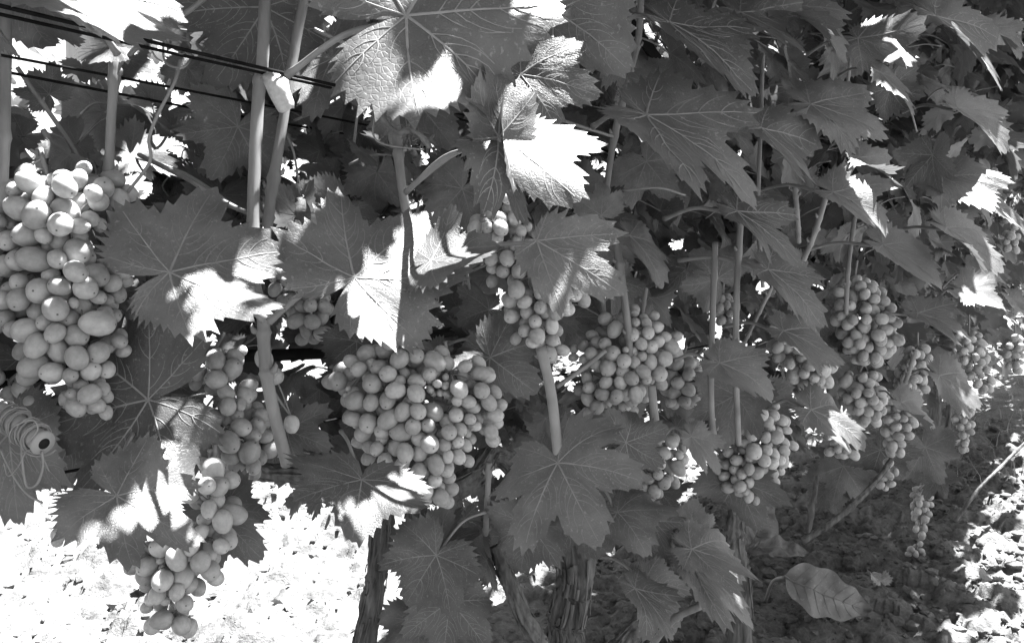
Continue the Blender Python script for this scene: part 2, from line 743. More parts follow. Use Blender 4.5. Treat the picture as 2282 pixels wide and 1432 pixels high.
def pinv_of(v):
    if v.name not in PINV:
        PINV[v.name] = inv(v)
    return PINV[v.name]


def vpart(name, v, geo, mat, smooth=True, label=None):
    me = newmesh(name, geo[0], geo[1], mat if isinstance(mat, list) else [mat], smooth=smooth)
    o = link(name, me, v, None, pinv_of(v))
    if label:
        o['label'] = label
    return o


# ------------------------------------------------------------------ hero leaves: junction, tip, distance
H = []


def leaf(J, T, d, dt=0., roll=0., w=1., fold=.2, droop=.45, cup=0., wave=.09, lifts=None, pet=None, sinus=None, seed=None, up=1, base=1., pw=1., lit=None):
    if lifts is None:
        rl = random.Random(len(H) * 31 + 5)
        lifts = tuple((rl.choice((-1, 1)) * rl.uniform(35, 125), 22, rl.choice((-1, 1)) * rl.uniform(.6, 2.0)) for _ in range(3))
    H.append(dict(J=J, T=T, d=d, dt=dt, roll=roll, w=w, fold=fold, droop=droop, cup=cup, wave=wave, lifts=lifts,
                  pet=pet, sinus=sinus, seed=seed if seed is not None else 100 + len(H), up=up, base=base, pw=pw, lit=lit))


# top edge, left to right
leaf((125, -45), (408, 28), .68, dt=-.03, roll=-48, w=1.1, fold=.08, droop=.2, lifts=((60, 26, .5),), pet=(262, 120, .76), seed=71, lit=0.6)
leaf((60, -25), (215, 110), .84, dt=.02, roll=30, w=.9)
leaf((-20, 40), (45, 128), .66, roll=50, w=.45, fold=.5)
leaf((590, 16), (470, 190), .95, roll=-20, w=1.15, pet=(610, 190, .98))
leaf((255, 100), (170, 130), .80, roll=30, w=.7, fold=.3)
leaf((905, 35), (1254, 14), .66, dt=.02, roll=-56, w=1.0, base=1.1, fold=.05, lifts=((100, 24, .7), (46, 14, -1.4), (-75, 40, -2.8)), pet=(640, 168, .72), seed=7, lit=0.4)
leaf((1235, 25), (1402, 158), .80, roll=-18, w=1.15, droop=.3)
leaf((1160, 166), (1335, 214), .74, roll=-55, w=.9, lifts=((60, 30, -1.5),), pet=(1020, 182, .82), lit=0.35)
leaf((1112, 302), (1290, 446), .67, dt=-.04, roll=-30, w=1.05, base=.4, fold=.1, droop=.3, lifts=((52, 26, -2.4), (-46, 20, .3)), pet=(905, 428, .80), seed=9, lit=0.52)
leaf((1112, 305), (1092, 150), .665, dt=.02, roll=30, w=.75, base=.5, fold=.2, seed=19, pet=(905, 428, .80))
leaf((1118, 318), (1175, 500), .675, dt=.0, roll=70, w=.75, fold=.3, seed=31, pet=(905, 428, .80))
leaf((1190, 210), (1150, 300), .84, roll=20, w=1.1)
leaf((1492, 50), (1682, 212), .90, roll=-32, w=1.0, droop=.4, pet=(1385, 50, .95), lifts=((-70, 25, .9),))
leaf((1440, 256), (1684, 455), .86, roll=-24, w=1.12, droop=.45, pet=(1322, 282, .98), lifts=((-80, 22, 1.9),), seed=40)
leaf((1470, 200), (1400, 170), .98, roll=0, w=1.3)
leaf((1650, 28), (1806, 128), 1.0, roll=-30, w=1.15, droop=.4, pet=(1560, 40, 1.1))
leaf((1745, 12), (1884, 140), 1.05, roll=-20, w=1.05, pet=(1640, -20, 1.1))
leaf((1912, 85), (2042, 148), 1.10, roll=-38, w=1.25, lifts=((-60, 25, 1.3),), pet=(1800, 120, 1.2), lit=0.5)
leaf((2085, 36), (2230, 200), 1.25, roll=-25, w=1.0, pet=(2010, 10, 1.4))
leaf((1696, 285), (1824, 422), 1.0, roll=-35, w=1.15, pet=(1640, 290, 1.1), lifts=((-80, 24, 1.3),))
leaf((1806, 232), (1978, 308), 1.06, roll=-30, w=1.05, pet=(1690, 265, 1.15))
leaf((1962, 162), (2035, 255), 1.15, roll=-30, w=1.15, pet=(1870, 168, 1.25))
leaf((2132, 240), (2242, 340), 1.3, roll=-30, w=1.15, pet=(2010, 250, 1.45), lifts=((-80, 24, 1.1),))
leaf((1915, 350), (2005, 420), 1.12, roll=-30, w=1.3, pet=(1920, 310, 1.2))
leaf((2078, 345), (2096, 440), 1.22, roll=40, w=.9, fold=.4)
leaf((2100, 395), (2215, 470), 1.25, roll=-35, w=1.1, lit=0.5)
leaf((2200, 60), (2275, 130), 1.5, roll=-20, w=1.2)
leaf((2225, 460), (2290, 540), 1.5, roll=-20, w=1.1)
leaf((2200, 270), (2262, 400), 1.7, roll=-30, w=1.1)
leaf((1856, 428), (1975, 522), 1.06, roll=-28, w=1.2, pet=(1690, 424, 1.2), lifts=((-90, 24, 1.3),))
leaf((1642, 470), (1786, 592), .96, roll=-36, w=1.0, pet=(1480, 488, 1.05), lifts=((-60, 24, 1.2),))
leaf((1968, 545), (2098, 640), 1.25, roll=-32, w=1.15, pet=(1790, 560, 1.35))
leaf((2110, 507), (2236, 606), 1.3, roll=-30, w=1.1, pet=(1975, 528, 1.45))
leaf((1712, 600), (1834, 728), 1.02, roll=-28, w=1.05, pet=(1512, 580, 1.1), lifts=((-80, 24, .9),))
leaf((1746, 736), (1880, 812), 1.12, roll=-40, w=1.0, pet=(1612, 728, 1.2))
leaf((1604, 808), (1722, 888), .96, roll=-25, w=1.0, pet=(1502, 803, 1.02), lifts=((-110, 24, .9),))
leaf((1808, 912), (1928, 996), 1.06, roll=-22, w=1.15, pet=(1720, 902, 1.15))
leaf((2008, 896), (2084, 952), 1.5, roll=-25, w=1.25, pet=(1955, 872, 1.6))
leaf((2095, 836), (2185, 905), 1.7, roll=-20, w=1.3, pet=(2035, 828, 1.8))
leaf((2152, 645), (2242, 692), 1.4, roll=-25, w=1.2, pet=(2090, 662, 1.5))
leaf((2182, 600), (2250, 640), 1.5, roll=-20, w=1.3, pet=(2100, 640, 1.6))
leaf((2046, 697), (2165, 755), 1.45, roll=-45, w=1.0, pet=(1910, 725, 1.5))
# middle band
leaf((378, 606), (628, 562), .72, dt=-.01, roll=-25, w=1.02, base=.82, fold=.06, droop=.2, sinus=.08, lifts=((55, 24, .6), (150, 22, -2.6)), seed=61, pet=(590, 712, .76), lit=0.45)
leaf((790, 618), (948, 472), .72, dt=.03, roll=-36, w=.98, base=.95, fold=.08, droop=.15, sinus=.05, lifts=((60, 22, .9), (140, 26, 1.0)), seed=62, pet=(600, 716, .76), lit=0.42)
leaf((960, 580), (1112, 548), .74, dt=.02, roll=-60, w=.95, fold=.2, seed=64)
leaf((1196, 536), (1388, 656), .77, dt=-.02, roll=-25, base=.2, w=.8, droop=.35, lifts=((-60, 20, 0.5),), pet=(930, 610, .82), seed=65, lit=0.35)
leaf((260, 1104), (442, 1214), .66, dt=-.03, roll=-24, w=1.0, base=.95, fold=.1, droop=.45, seed=66, sinus=.05, pet=(300, 960, .8), lifts=((-100, 24, .5),), lit=0.45)
leaf((806, 1068), (785, 1205), .79, dt=-.06, roll=-4, w=1.3, fold=.02, droop=.12, seed=68, sinus=-.05, pet=(760, 960, .86), lifts=((-60, 20, .4),), lit=0.45)
leaf((1243, 1030), (1338, 1214), .80, dt=-.045, roll=8, w=1.05, fold=.02, droop=.35, wave=.04, seed=69, sinus=.22, pet=(1205, 775, .83), pw=2.7)
leaf((1395, 985), (1488, 950), .95, roll=10, w=1.2, droop=.3)
leaf((1376, 1140), (1442, 1238), 1.0, dt=-.03, roll=-20, w=1.25, pet=(1330, 1090, 1.05))
leaf((1455, 1160), (1525, 1262), 1.06, roll=-20, w=1.1)
leaf((1532, 1180), (1548, 1110), 1.1, roll=20, w=1.3)
leaf((1542, 1222), (1688, 1288), 1.0, roll=-52, w=1.0, pet=(1500, 1180, 1.08))
leaf((1536, 1244), (1678, 1396), 1.02, roll=-35, w=.85, pet=(1480, 1180, 1.1))
leaf((1440, 1290), (1502, 1412), 1.10, roll=-15, w=1.1, pet=(1320, 1240, 1.15))
leaf((1415, 1310), (1500, 1425), 1.0, roll=-60, w=.8)
leaf((972, 1236), (905, 1345), 1.02, roll=6, w=1.15, wave=.03, sinus=-.05, pet=(1082, 1140, 1.06))
leaf((1002, 1340), (985, 1470), 1.05, roll=0, w=1.1, wave=.03, sinus=-.05)
leaf((1180, 1170), (1160, 1275), 1.05, roll=10, w=1.2)
leaf((1290, 1150), (1330, 1245), 1.08, roll=10, w=1.1)
leaf((1092, 796), (1196, 876), .92, roll=-10, w=1.25, pet=(1000, 765, .98), lifts=((-70, 20, .5),))
leaf((330, 890), (95, 952), .80, roll=18, w=1.1, base=1.3, droop=.2, pet=(420, 780, .9))
leaf((795, 760), (800, 850), .98, roll=0, w=1.2)
leaf((490, 1142), (585, 1245), .84, roll=10, w=1.05, pet=(450, 1050, .9))
leaf((20, 965), (42, 1165), .78, roll=15, w=.75)
leaf((1542, 972), (1604, 1056), 1.0, roll=-15, w=1.0, pet=(1482, 968, 1.04))
leaf((1640, 880), (1610, 1000), 1.15, roll=10, w=1.0)
leaf((1403, 525), (1476, 642), .96, roll=-30, w=1.1, pet=(1300, 610, 1.05))
leaf((1340, 480), (1280, 440), .98, roll=0, w=1.4)
leaf((1090, 690), (1020, 720), .99, roll=20, w=1.3, droop=.6)
leaf((640, 960), (735, 1000), .92, roll=-20, w=1.0)
leaf((530, 282), (470, 400), .98, roll=-15, w=1.3, pet=(600, 350, 1.0))
leaf((292, 340), (395, 385), .98, dt=.02, roll=-40, w=1.0, pet=(540, 470, .9))
leaf((418, 150), (405, 212), .95, roll=20, w=1.0)
leaf((110, 210), (60, 165), .95, roll=20, w=1.2)
leaf((660, 480), (690, 400), .98, roll=-10, w=1.35)
leaf((760, 470), (700, 560), 1.0, roll=0, w=1.3)
leaf((1030, 420), (960, 500), .95, roll=0, w=1.3, pet=(1060, 330, 1.0))
leaf((740, 130), (830, 230), .92, roll=-10, w=1.4)
leaf((930, 230), (1010, 330), 1.0, roll=-10, w=1.3)
leaf((1380, 930), (1320, 870), 1.05, roll=0, w=1.2)
leaf((1640, 1070), (1690, 1180), 1.25, roll=10, w=1.1)
leaf((1962, 1002), (2012, 1064), 2.2, roll=10, w=1.2)
leaf((2062, 996), (2098, 1078), 2.3, roll=0, w=1.1)
leaf((1880, 1038), (1922, 1104), 2.25, roll=-5, w=1.2)
leaf((1850, 1082), (1806, 1128), 2.3, roll=10, w=1.3)
leaf((2090, 1060), (2060, 1110), 2.35, roll=10, w=1.1)
leaf((40, 800), (70, 900), .85, roll=0, w=1.2)
leaf((520, 60), (430, 120), 1.0, roll=10, w=1.2)
leaf((1060, 60), (1150, 150), .9, roll=10, w=1.2)
leaf((1600, 620), (1540, 560), 1.2, roll=10, w=1.3)
leaf((1440, 360), (1500, 440), 1.1, roll=0, w=1.4)

hero_info = []
for h in H:
    PJ, PT = at(*h['J'], h['d']), at(*h['T'], h['d'] + h['dt'])
    if h['lit'] is not None:
        # an upward tilted blade: it lies in a plane turned to the sky
        vd = (PJ - CAM).normalized()
        npl = (SUN * h['lit'] - vd * (1 - h['lit'])).normalized()
        rd = (at(*h['T'], 1) - CAM)
        PT = CAM + rd * ((PJ - CAM).dot(npl) / rd.dot(npl))
    ls = LeafShape(h['seed'], h['fold'], h['droop'], h['cup'], h['wave'], h['sinus'], h['lifts'], width=h['w'] * (.84 if h['J'][0] > 1380 and h['roll'] < -10 else 1), petiole=False, base=h['base'] * (.55 if h['J'][0] > 1380 and h['roll'] < -10 else 1))
    t = ls.tip
    ey = (PT - PJ)
    L = ey.length / t.length
    ey.normalize()
    vdir = (PJ - CAM).normalized()
    n0 = (-vdir - ey * (-vdir).dot(ey)).normalized()
    if h['lit'] is not None:
        n0 = (npl - ey * npl.dot(ey)).normalized()
    elif h['J'][0] > 1380 and h['roll'] < -10:
        # outer leaves of the receding row face the alley and the light above it
        n1 = (-M * .75 + Vector((0, 0, .45)) - vdir * .14 + Vector((0, 0, 1)) * (-.01 * (h['roll'] + 30)))
        n0 = (n1 - ey * n1.dot(ey)).normalized()
    else:
        n0 = Quaternion(ey, R(h['roll'])) @ n0
    ex = ey.cross(n0)
    pre = t.normalized().rotation_difference(Vector((0, 1, 0))).to_matrix()
    Rm = Matrix((ex, ey, n0)).transposed()
    mw = Matrix.Translation(PJ) @ (Rm @ pre).to_4x4() @ Matrix.Diagonal((L, L, L, 1))
    v = vine_of(PJ)
    o = link('leaf', ls.mesh('vine_leaf'), v, mw, pinv_of(v))
    if h['pet']:
        S = at(*h['pet'])
        mid = PJ.lerp(S, .5) + Vector((0, 0, .012)) - n0 * .006
        near = PJ - ey * (.06 * L) - n0 * .012
        path = smooth_path([PJ - n0 * .0012, near.lerp(PJ, .4), mid, S], 7)
        rr = .0017 * min(1.3, max(.8, L / .08)) * h['pw']
        pm = newmesh('petiole', *tube_geo(path, lambda t: rr * (1.0 + .25 * t * (h['pw'] < 2) + .5 * (h['pw'] < 2) * max(0, t - .92) / .08) * ((.42 + .58 * min(1, t / .3)) if h['pw'] > 2 else 1), 10), [M_PET])
        po = link('petiole', pm, o, None, mw.inverted() @ Matrix.Identity(4))
        # child mesh is in place coordinates: undo vine and leaf offsets
        po.matrix_parent_inverse = mw.inverted()
    px = math.hypot(h['T'][0] - h['J'][0], h['T'][1] - h['J'][1])
    hero_info.append((h['J'][0] * .6 + h['T'][0] * .4, h['J'][1] * .6 + h['T'][1] * .4, min(h['d'], h['d'] + h['dt']), px * (.8 if h['J'][0] < 1380 else .68)))

# ------------------------------------------------------------------ grape bunches
def grape_mesh(sd):
    V, F = [], []
    off = Vector((sd * 7.1, 0, 0))
    nu, nv = 20, 14
    V.append((0, 0, 1.1))
    for j in range(1, nv):
        p = math.pi * j / nv
        for i in range(nu):
            a = 2 * math.pi * i / nu
            V.append((math.sin(p) * math.cos(a), math.sin(p) * math.sin(a), 1.1 * math.cos(p)))
    V.append((0, 0, -1.1))
    for i in range(nu):
        F.append((0, 1 + i, 1 + (i + 1) % nu))
        b = 1 + (nv - 2) * nu
        F.append((len(V) - 1, b + (i + 1) % nu, b + i))
    for j in range(nv - 2):
        for i in range(nu):
            a = 1 + j * nu + i
            c = 1 + j * nu + (i + 1) % nu
            F.append((a, a + nu, c + nu, c))
    W = []
    for v in V:
        v = Vector(v)
        k = 1 + .05 * noise.noise(v * .9 + off) + .02 * noise.noise(v * 2.2 + off)
        e = 1 + (.05 if sd % 2 else -.05) * v.z
        W.append(Vector((v.x * k * e, v.y * k * e, v.z * k)))
    return newmesh('grape', W, F, [M_GRAPE])


GRAPES = [grape_mesh(i) for i in range(6)]
BUNCH_BOXES = []


def build_bunch(label, centers, top, d, axis_pts):
    """centers: list of (Vector, radius)"""
    rg = random.Random(len(BUNCH_BOXES) * 7 + 1)
    b = thing('grape_bunch', top, label, 'grape bunch', 'grape bunches of the near row')
    pi_ = inv(b)
    axis_path = smooth_path(axis_pts, 6)
    geo = [tube_geo(axis_path, lambda t: .0022 - .0012 * t, 6)]
    nodes_ = []
    for c, r in centers[::5]:
        q = min(axis_path, key=lambda p: (p - (c + Vector((0, 0, r * 1.5)))).length)
        e = q.lerp(c, .55)
        nodes_.append(e)
        geo.append(tube_geo(smooth_path([q, q.lerp(e, .5) + Vector((0, 0, .003)), e], 2), .0012, 5, cap=False))
    for c, r in centers:
        q = min(nodes_, key=lambda p: (p - c).length)
        out = (c - q)
        out = out.normalized() if out.length > 1e-4 else Vector((0, 0, -1))
        dr = (out + Vector((rg.gauss(0, .45), rg.gauss(0, .45), rg.gauss(0, .45) - .35))).normalized()
        rot = Vector((0, 0, -1)).rotation_difference(dr).to_matrix().to_4x4()
        k = r * rg.uniform(.95, 1.05)
        mw = Matrix.Translation(c) @ rot @ Matrix.Diagonal((k * rg.uniform(.92, 1.0), k * rg.uniform(.92, 1.0), k * rg.uniform(.96, 1.2), 1))
        link('grape', rg.choice(GRAPES), b, mw, pi_)
        a = c - dr * r * .95
        geo.append(tube_geo(smooth_path([q, q.lerp(a, .55) + Vector((0, 0, .002)), a], 2), .0008, 5, cap=False))
    me = newmesh('stem', *join(geo), [M_STEM])
    link('stem', me, b, None, pi_)
    ps = [proj(c) for c, r in centers]
    BUNCH_BOXES.append((min(p[0] for p in ps) - 15, min(p[1] for p in ps) - 15, max(p[0] for p in ps) + 15,
                        max(p[1] for p in ps) + 15, min(p[2] for p in ps)))
    return b


def listed_bunch(label, lst, d, thick, top, back=True, seed=1):
    """lst: (x, y, r) of each grape seen in the photograph"""
    rg = random.Random(seed)
    ys_ = [g_[1] for g_ in lst]
    y0, y1 = min(ys_), max(ys_)

    def axis_x(y):
        sel = [(g_[0]) for g_ in lst if abs(g_[1] - y) < (y1 - y0) * .22 + 10]
        return (min(sel) + max(sel)) / 2, (max(sel) - min(sel)) / 2 + 8
    G = []
    rmed = sorted(g_[2] for g_ in lst)[len(lst) // 2]
    for (x, y, r) in lst:
        ax, hw = axis_x(y)
        u = min(1, abs(x - ax) / hw)
        vv = (y - (y0 + y1) / 2) / ((y1 - y0) / 2 + 5)
        dep = d + thick * (1 - math.sqrt(max(0, 1 - u * u * .9))) * (1.0) + thick * .25 * abs(vv) ** 3
        dep -= (r - rmed) / rmed * .35 * (rmed * d / FPX)
        rr = r * d / FPX
        G.append([x, y, dep, rr])
    # settle in depth so that no two grapes share space
    for it in range(120):
        moved = False
        for i in range(len(G)):
            for j in range(i):
                a, c = G[i], G[j]
                pa, pc = at(a[0], a[1], a[2]), at(c[0], c[1], c[2])
                dist = (pa - pc).length
                need = (a[3] + c[3]) * .93
                if dist < need:
                    front, behind = (a, c) if (a[2], a[3]) < (c[2], c[3]) else (c, a)
                    s = (need - dist) * .5
                    front[2] -= s * .35
                    behind[2] += s * .65
                    moved = True
        if not moved:
            break
    for it in G:
        it[2] = min(max(it[2], d - thick * .7), d + thick * 1.8)
    cen = [(at(x, y, dd), rr) for x, y, dd, rr in G]
    if back:
        for x, y, dd, rr in list(G):
            for k in range(5):
                c = at(x + rg.uniform(-24, 24), y + rg.uniform(-24, 24), dd + rr * rg.uniform(1.2, 3.4))
                if all((c - e[0]).length > (rr * .9 + e[1]) * .84 for e in cen):
                    cen.append((c, rr * .9))
    TP = at(top[0], top[1], d + thick)
    ax = [TP]
    for f in (.15, .5, .9):
        yy = y0 + (y1 - y0) * f
        a, _ = axis_x(yy)
        ax.append(at(a, yy, d + thick * .9))
    return build_bunch(label, cen, TP, d, ax)


def tr(ox, oy, s, L):
    return [(ox + x * s, oy + y * s, r * s) for x, y, r in L]


Z = .3352
Y = .4065
b1 = tr(0, 380, Z, [(35, 150, 85), (100, 125, 55), (197, 80, 82), (287, 180, 68), (432, 108, 84), (415, 45, 55), (525, 55, 62),
                    (685, 120, 76), (620, 150, 62), (655, 205, 72), (790, 190, 70), (120, 250, 85), (245, 295, 95), (525, 215, 76),
                    (430, 275, 95), (400, 360, 78), (600, 320, 58), (0, 330, 45), (180, 425, 92), (55, 465, 74), (290, 430, 55),
                    (395, 460, 70), (230, 590, 95), (380, 590, 68), (512, 535, 82), (530, 370, 55), (20, 630, 70), (500, 670, 74),
                    (640, 695, 88), (785, 650, 82), (120, 600, 70), (270, 800, 86), (400, 770, 70), (570, 780, 82), (745, 750, 66),
                    (830, 730, 50), (775, 820, 70), (125, 855, 80), (20, 860, 66), (370, 920, 90), (250, 930, 70), (490, 880, 36),
                    (545, 890, 62), (460, 980, 70), (645, 1015, 95), (650, 840, 50), (90, 1055, 62), (180, 1060, 84), (365, 1080, 68),
                    (505, 1095, 76), (240, 1165, 80), (385, 1190, 76), (510, 1245, 82), (655, 1205, 76), (790, 1130, 55),
                    (225, 1300, 88), (350, 1340, 75), (470, 1360, 52), (600, 1330, 66), (710, 1320, 62), (340, 700, 60), (130, 740, 70),
                    (700, 950, 60), (300, 1010, 60), (-60, 700, 80), (-50, 500, 80), (-60, 250, 85), (-50, 900, 75), (40, 980, 60)])
b1 += tr(0, 850, Y, [(490, 70, 58), (395, 70, 38), (415, 130, 54), (530, 130, 46), (560, 40, 45)])
listed_bunch('biggest pale grape bunch, cut by the left edge of the photo', b1, .755, .05, (90, 330), seed=2)
listed_bunch('few grapes hanging low beside the wound cane end at left',
             [(52, 868, 24), (72, 900, 23), (20, 880, 20), (-8, 840, 20), (95, 905, 14)], .80, .02, (60, 820), seed=3)
b2 = tr(0, 850, Y, [(1170, 490, 65), (1035, 615, 56), (1135, 570, 52), (1200, 575, 56), (1190, 650, 46), (1145, 700, 46), (1280, 725, 62),
                    (1220, 765, 60), (1250, 870, 56), (1095, 830, 46), (1135, 930, 58), (1100, 985, 56), (1150, 1030, 55), (970, 970, 60),
                    (875, 910, 56), (750, 970, 62), (735, 850, 50), (810, 1010, 54), (790, 1060, 48), (890, 1090, 61), (1000, 1065, 62),
                    (1030, 1110, 55), (955, 1010, 50), (860, 1170, 49), (830, 1190, 40), (880, 980, 20), (885, 1015, 16), (905, 1200, 26),
                    (1010, 1215, 49), (885, 1305, 53), (995, 1335, 53), (970, 1150, 42), (1210, 900, 45), (1050, 900, 45), (1000, 880, 45)])
listed_bunch('grape bunch hanging lowest at left, ending in two single grapes over bright soil', b2, .775, .03, (480, 990), seed=4)
listed_bunch('single grape peeping out below the leaf over bright soil at far left', [(130, 1192, 18), (128, 1205, 14)], .80, .005, (150, 1140), back=False, seed=5)
b3 = tr(0, 380, Z, [(1165, 1180, 68), (1200, 1260, 80), (1430, 1260, 70), (1545, 1315, 70), (1440, 1385, 64), (1315, 1340, 50),
                    (1565, 1230, 48)])
b3 += tr(0, 850, Y, [(1190, 5, 46), (1250, 135, 50), (1320, 125, 32), (1345, 75, 52), (1165, 200, 58), (1320, 250, 54), (1410, 245, 50),
                     (1435, 185, 46), (1155, 300, 58), (1255, 330, 60), (1370, 385, 60), (1290, 350, 42), (1385, 295, 46), (1240, 60, 46),
                     (1450, 300, 42), (1480, 370, 54), (1265, 410, 46), (1390, 465, 45), (1060, 210, 55), (1200, 380, 50), (1300, 180, 40)])
listed_bunch('grape bunch left of the bent cane, half hidden under a dark leaf', b3, .86, .035, (500, 740), seed=6)
listed_bunch('pair of grapes just right of the bent cane', [(612, 838, 21), (650, 945, 19), (588, 800, 22), (600, 830, 15)], .84, .015, (600, 770), back=False, seed=7)
b4 = tr(550, 400, Z, [(955, 1070, 66), (1075, 1060, 63), (800, 1155, 70), (745, 1260, 56), (830, 1230, 46), (1015, 1195, 63),
                      (1125, 1170, 60), (1250, 1210, 68), (895, 1260, 71), (940, 1290, 58), (605, 1340, 66), (835, 1355, 68),
                      (1215, 1295, 49), (1130, 1340, 56), (675, 1390, 20), (990, 1400, 64), (1125, 1420, 62), (1010, 1340, 46),
                      (1265, 1355, 30), (1450, 1240, 46), (1555, 1285, 56), (1410, 1385, 56), (1560, 1400, 56), (720, 1430, 56)])
b4 += tr(600, 850, Y, [(470, 105, 53), (560, 115, 51), (650, 100, 50), (695, 55, 55), (805, 75, 53), (775, 110, 45), (735, 165, 49),
                       (815, 160, 45), (655, 205, 53), (545, 225, 58), (460, 205, 46), (520, 280, 50), (620, 270, 46), (725, 275, 56),
                       (790, 245, 45), (870, 240, 43), (895, 165, 53), (925, 15, 22), (1040, 40, 46), (1030, 105, 33), (1025, 185, 43),
                       (1045, 260, 40), (1090, 110, 41), (1165, 55, 46), (1205, 115, 46), (1240, 185, 43), (1100, 205, 36), (1135, 245, 28),
                       (1215, 275, 43), (1085, 280, 25), (985, 275, 47), (960, 345, 39), (1035, 330, 35), (880, 340, 53), (820, 310, 45),
                       (700, 360, 49), (745, 390, 51), (590, 370, 42), (505, 325, 48), (620, 310, 40), (635, 435, 47), (730, 450, 40),
                       (915, 455, 46), (980, 410, 32), (1035, 410, 41), (970, 485, 39), (820, 490, 49), (910, 540, 41), (985, 525, 35),
                       (730, 525, 32), (855, 600, 43), (940, 635, 48), (780, 590, 38)])
listed_bunch('broad pale grape bunch hanging in the centre above the furrowed trunks', b4, .86, .045, (890, 650), seed=8)
b5 = tr(1000, 400, Z, [(395, 125, 46), (340, 260, 56), (345, 320, 50), (435, 265, 46), (170, 320, 49), (260, 320, 41), (480, 340, 42),
                       (315, 395, 51), (445, 455, 43), (390, 525, 53), (485, 495, 51), (285, 530, 46), (545, 530, 42), (470, 605, 53),
                       (360, 610, 50), (600, 665, 53), (550, 585, 40), (755, 690, 46), (825, 660, 36), (450, 730, 63), (625, 750, 60),
                       (750, 775, 58), (840, 765, 52), (505, 815, 46), (415, 800, 50), (610, 850, 49), (520, 880, 46), (420, 905, 55),
                       (715, 885, 54), (575, 945, 51), (685, 970, 52), (505, 1000, 46), (590, 1040, 53), (690, 1065, 46), (560, 1080, 40),
                       (660, 1150, 56)])
listed_bunch('long narrow grape bunch above centre, behind the leaf with a bright edge', b5, .885, .035, (1120, 410), seed=9)
b6 = tr(1000, 400, Z, [(1160, 930, 48), (1105, 995, 51), (1240, 950, 36), (1315, 955, 39), (1390, 980, 41), (1325, 1015, 46),
                       (1225, 1030, 46), (1440, 1045, 41), (1385, 1080, 46), (1270, 1020, 18), (1280, 1090, 45), (1350, 1110, 46),
                       (1480, 1110, 56), (985, 1080, 45), (1040, 1090, 45), (945, 1155, 43), (1090, 1155, 53), (1165, 1205, 50),
                       (1235, 1215, 42), (1340, 1210, 50), (1440, 1190, 51), (1175, 1130, 25), (1285, 1175, 35), (900, 1190, 36),
                       (1060, 1250, 53), (980, 1230, 45), (1155, 1270, 49), (1290, 1275, 49), (1400, 1290, 54), (1215, 1320, 46),
                       (1045, 1345, 46), (1140, 1350, 43), (1310, 1320, 43), (935, 1380, 43), (1020, 1425, 46), (1120, 1440, 50),
                       (1245, 1430, 50)])
b6 += tr(1050, 850, Y, [(645, 30, 35), (720, 75, 39), (790, 88, 41), (880, 95, 46), (920, 50, 40), (640, 95, 38), (690, 140, 40)])
listed_bunch('round pale grape bunch right of centre, crossed by a thin leaf stalk', b6, 1.0, .045, (1400, 690), seed=10)
b7 = tr(1580, 850, Y, [(205, 180, 41), (285, 175, 39), (350, 185, 38), (260, 235, 30), (325, 220, 33), (190, 260, 28), (235, 285, 36),
                       (150, 280, 30), (310, 305, 33), (370, 305, 39), (400, 210, 30), (200, 335, 32), (245, 380, 46), (315, 375, 36),
                       (355, 400, 33), (410, 380, 33), (150, 430, 32), (105, 385, 29), (300, 430, 36), (350, 450, 32), (95, 455, 31),
                       (140, 480, 31), (180, 505, 31), (220, 480, 32), (265, 500, 36), (345, 495, 33), (145, 535, 28), (105, 580, 31),
                       (170, 575, 31), (200, 600, 26), (220, 420, 25), (390, 430, 30), (300, 480, 30), (410, 330, 28), (240, 120, 30),
                       (300, 115, 28), (180, 110, 28)])
listed_bunch('plump grape bunch low at right against a patch of sunlit soil', b7, 1.22, .04, (1680, 850), seed=11)
b8 = tr(1050, 850, Y, [(1000, 460, 30), (1040, 450, 29), (1135, 475, 41), (1025, 510, 31), (975, 530, 36), (1060, 555, 36), (1005, 600, 36),
                       (1060, 390, 36), (1140, 400, 28), (1100, 330, 36), (945, 580, 26), (1035, 385, 30), (985, 420, 28)])
listed_bunch('loose little grape bunch low behind the big central leaf', b8, 1.12, .025, (1500, 960), seed=12)


def auto_bunch(label, prof, d, rpx, n, top, seed):
    """prof: (x, y, half width) down the bunch"""
    rg = random.Random(seed)
    cen = []
    ysx = [p[1] for p in prof]
    tries = 0
    while len(cen) < n and tries < n * 120:
        tries += 1
        y = rg.uniform(ysx[0], ysx[-1])
        x = float(np.interp(y, ysx, [p[0] for p in prof]))
        w = float(np.interp(y, ysx, [p[2] for p in prof]))
        a = rg.uniform(0, 6.283)
        k = math.sqrt(rg.uniform(.25, 1))
        p = at(x + w * k * math.cos(a), y, d + w * k * math.sin(a) * d / FPX)
        r = rpx * d / FPX * rg.uniform(.85, 1.12)
        if all((p - e[0]).length > (r + e[1]) * .84 for e in cen):
            cen.append((p, r))
    ax = [at(top[0], top[1], d)] + [at(p[0], p[1], d) for p in prof[::max(1, len(prof) // 3)]]
    return build_bunch(label, cen, ax[0], d, ax)


auto_bunch('dark shaded grape bunch behind the leaves left of centre', [(650, 600, 38), (660, 650, 52), (690, 700, 52), (700, 755, 26)], 1.03, 17, 46, (660, 560), 21)
auto_bunch('shaded grape bunch tucked behind the round pale bunch', [(1520, 805, 35), (1530, 850, 48), (1520, 900, 34)], 1.25, 14.5, 34, (1530, 770), 22)
auto_bunch('grape bunch in the shade left of the tall bunch at right', [(1765, 730, 40), (1780, 770, 66), (1800, 815, 60), (1812, 860, 34)], 1.36, 14, 62, (1770, 690), 23)
auto_bunch('tall shouldered grape bunch at right, highest of the right-hand bunches', [(1905, 625, 34), (1915, 665, 66), (1935, 710, 72), (1940, 760, 66), (1935, 808, 34)], 1.52, 13, 105, (1910, 580), 24)
auto_bunch('small grape bunch peeping out between two shoots', [(1612, 660, 14), (1614, 690, 24), (1612, 722, 14)], 1.5, 10.5, 18, (1612, 630), 25)
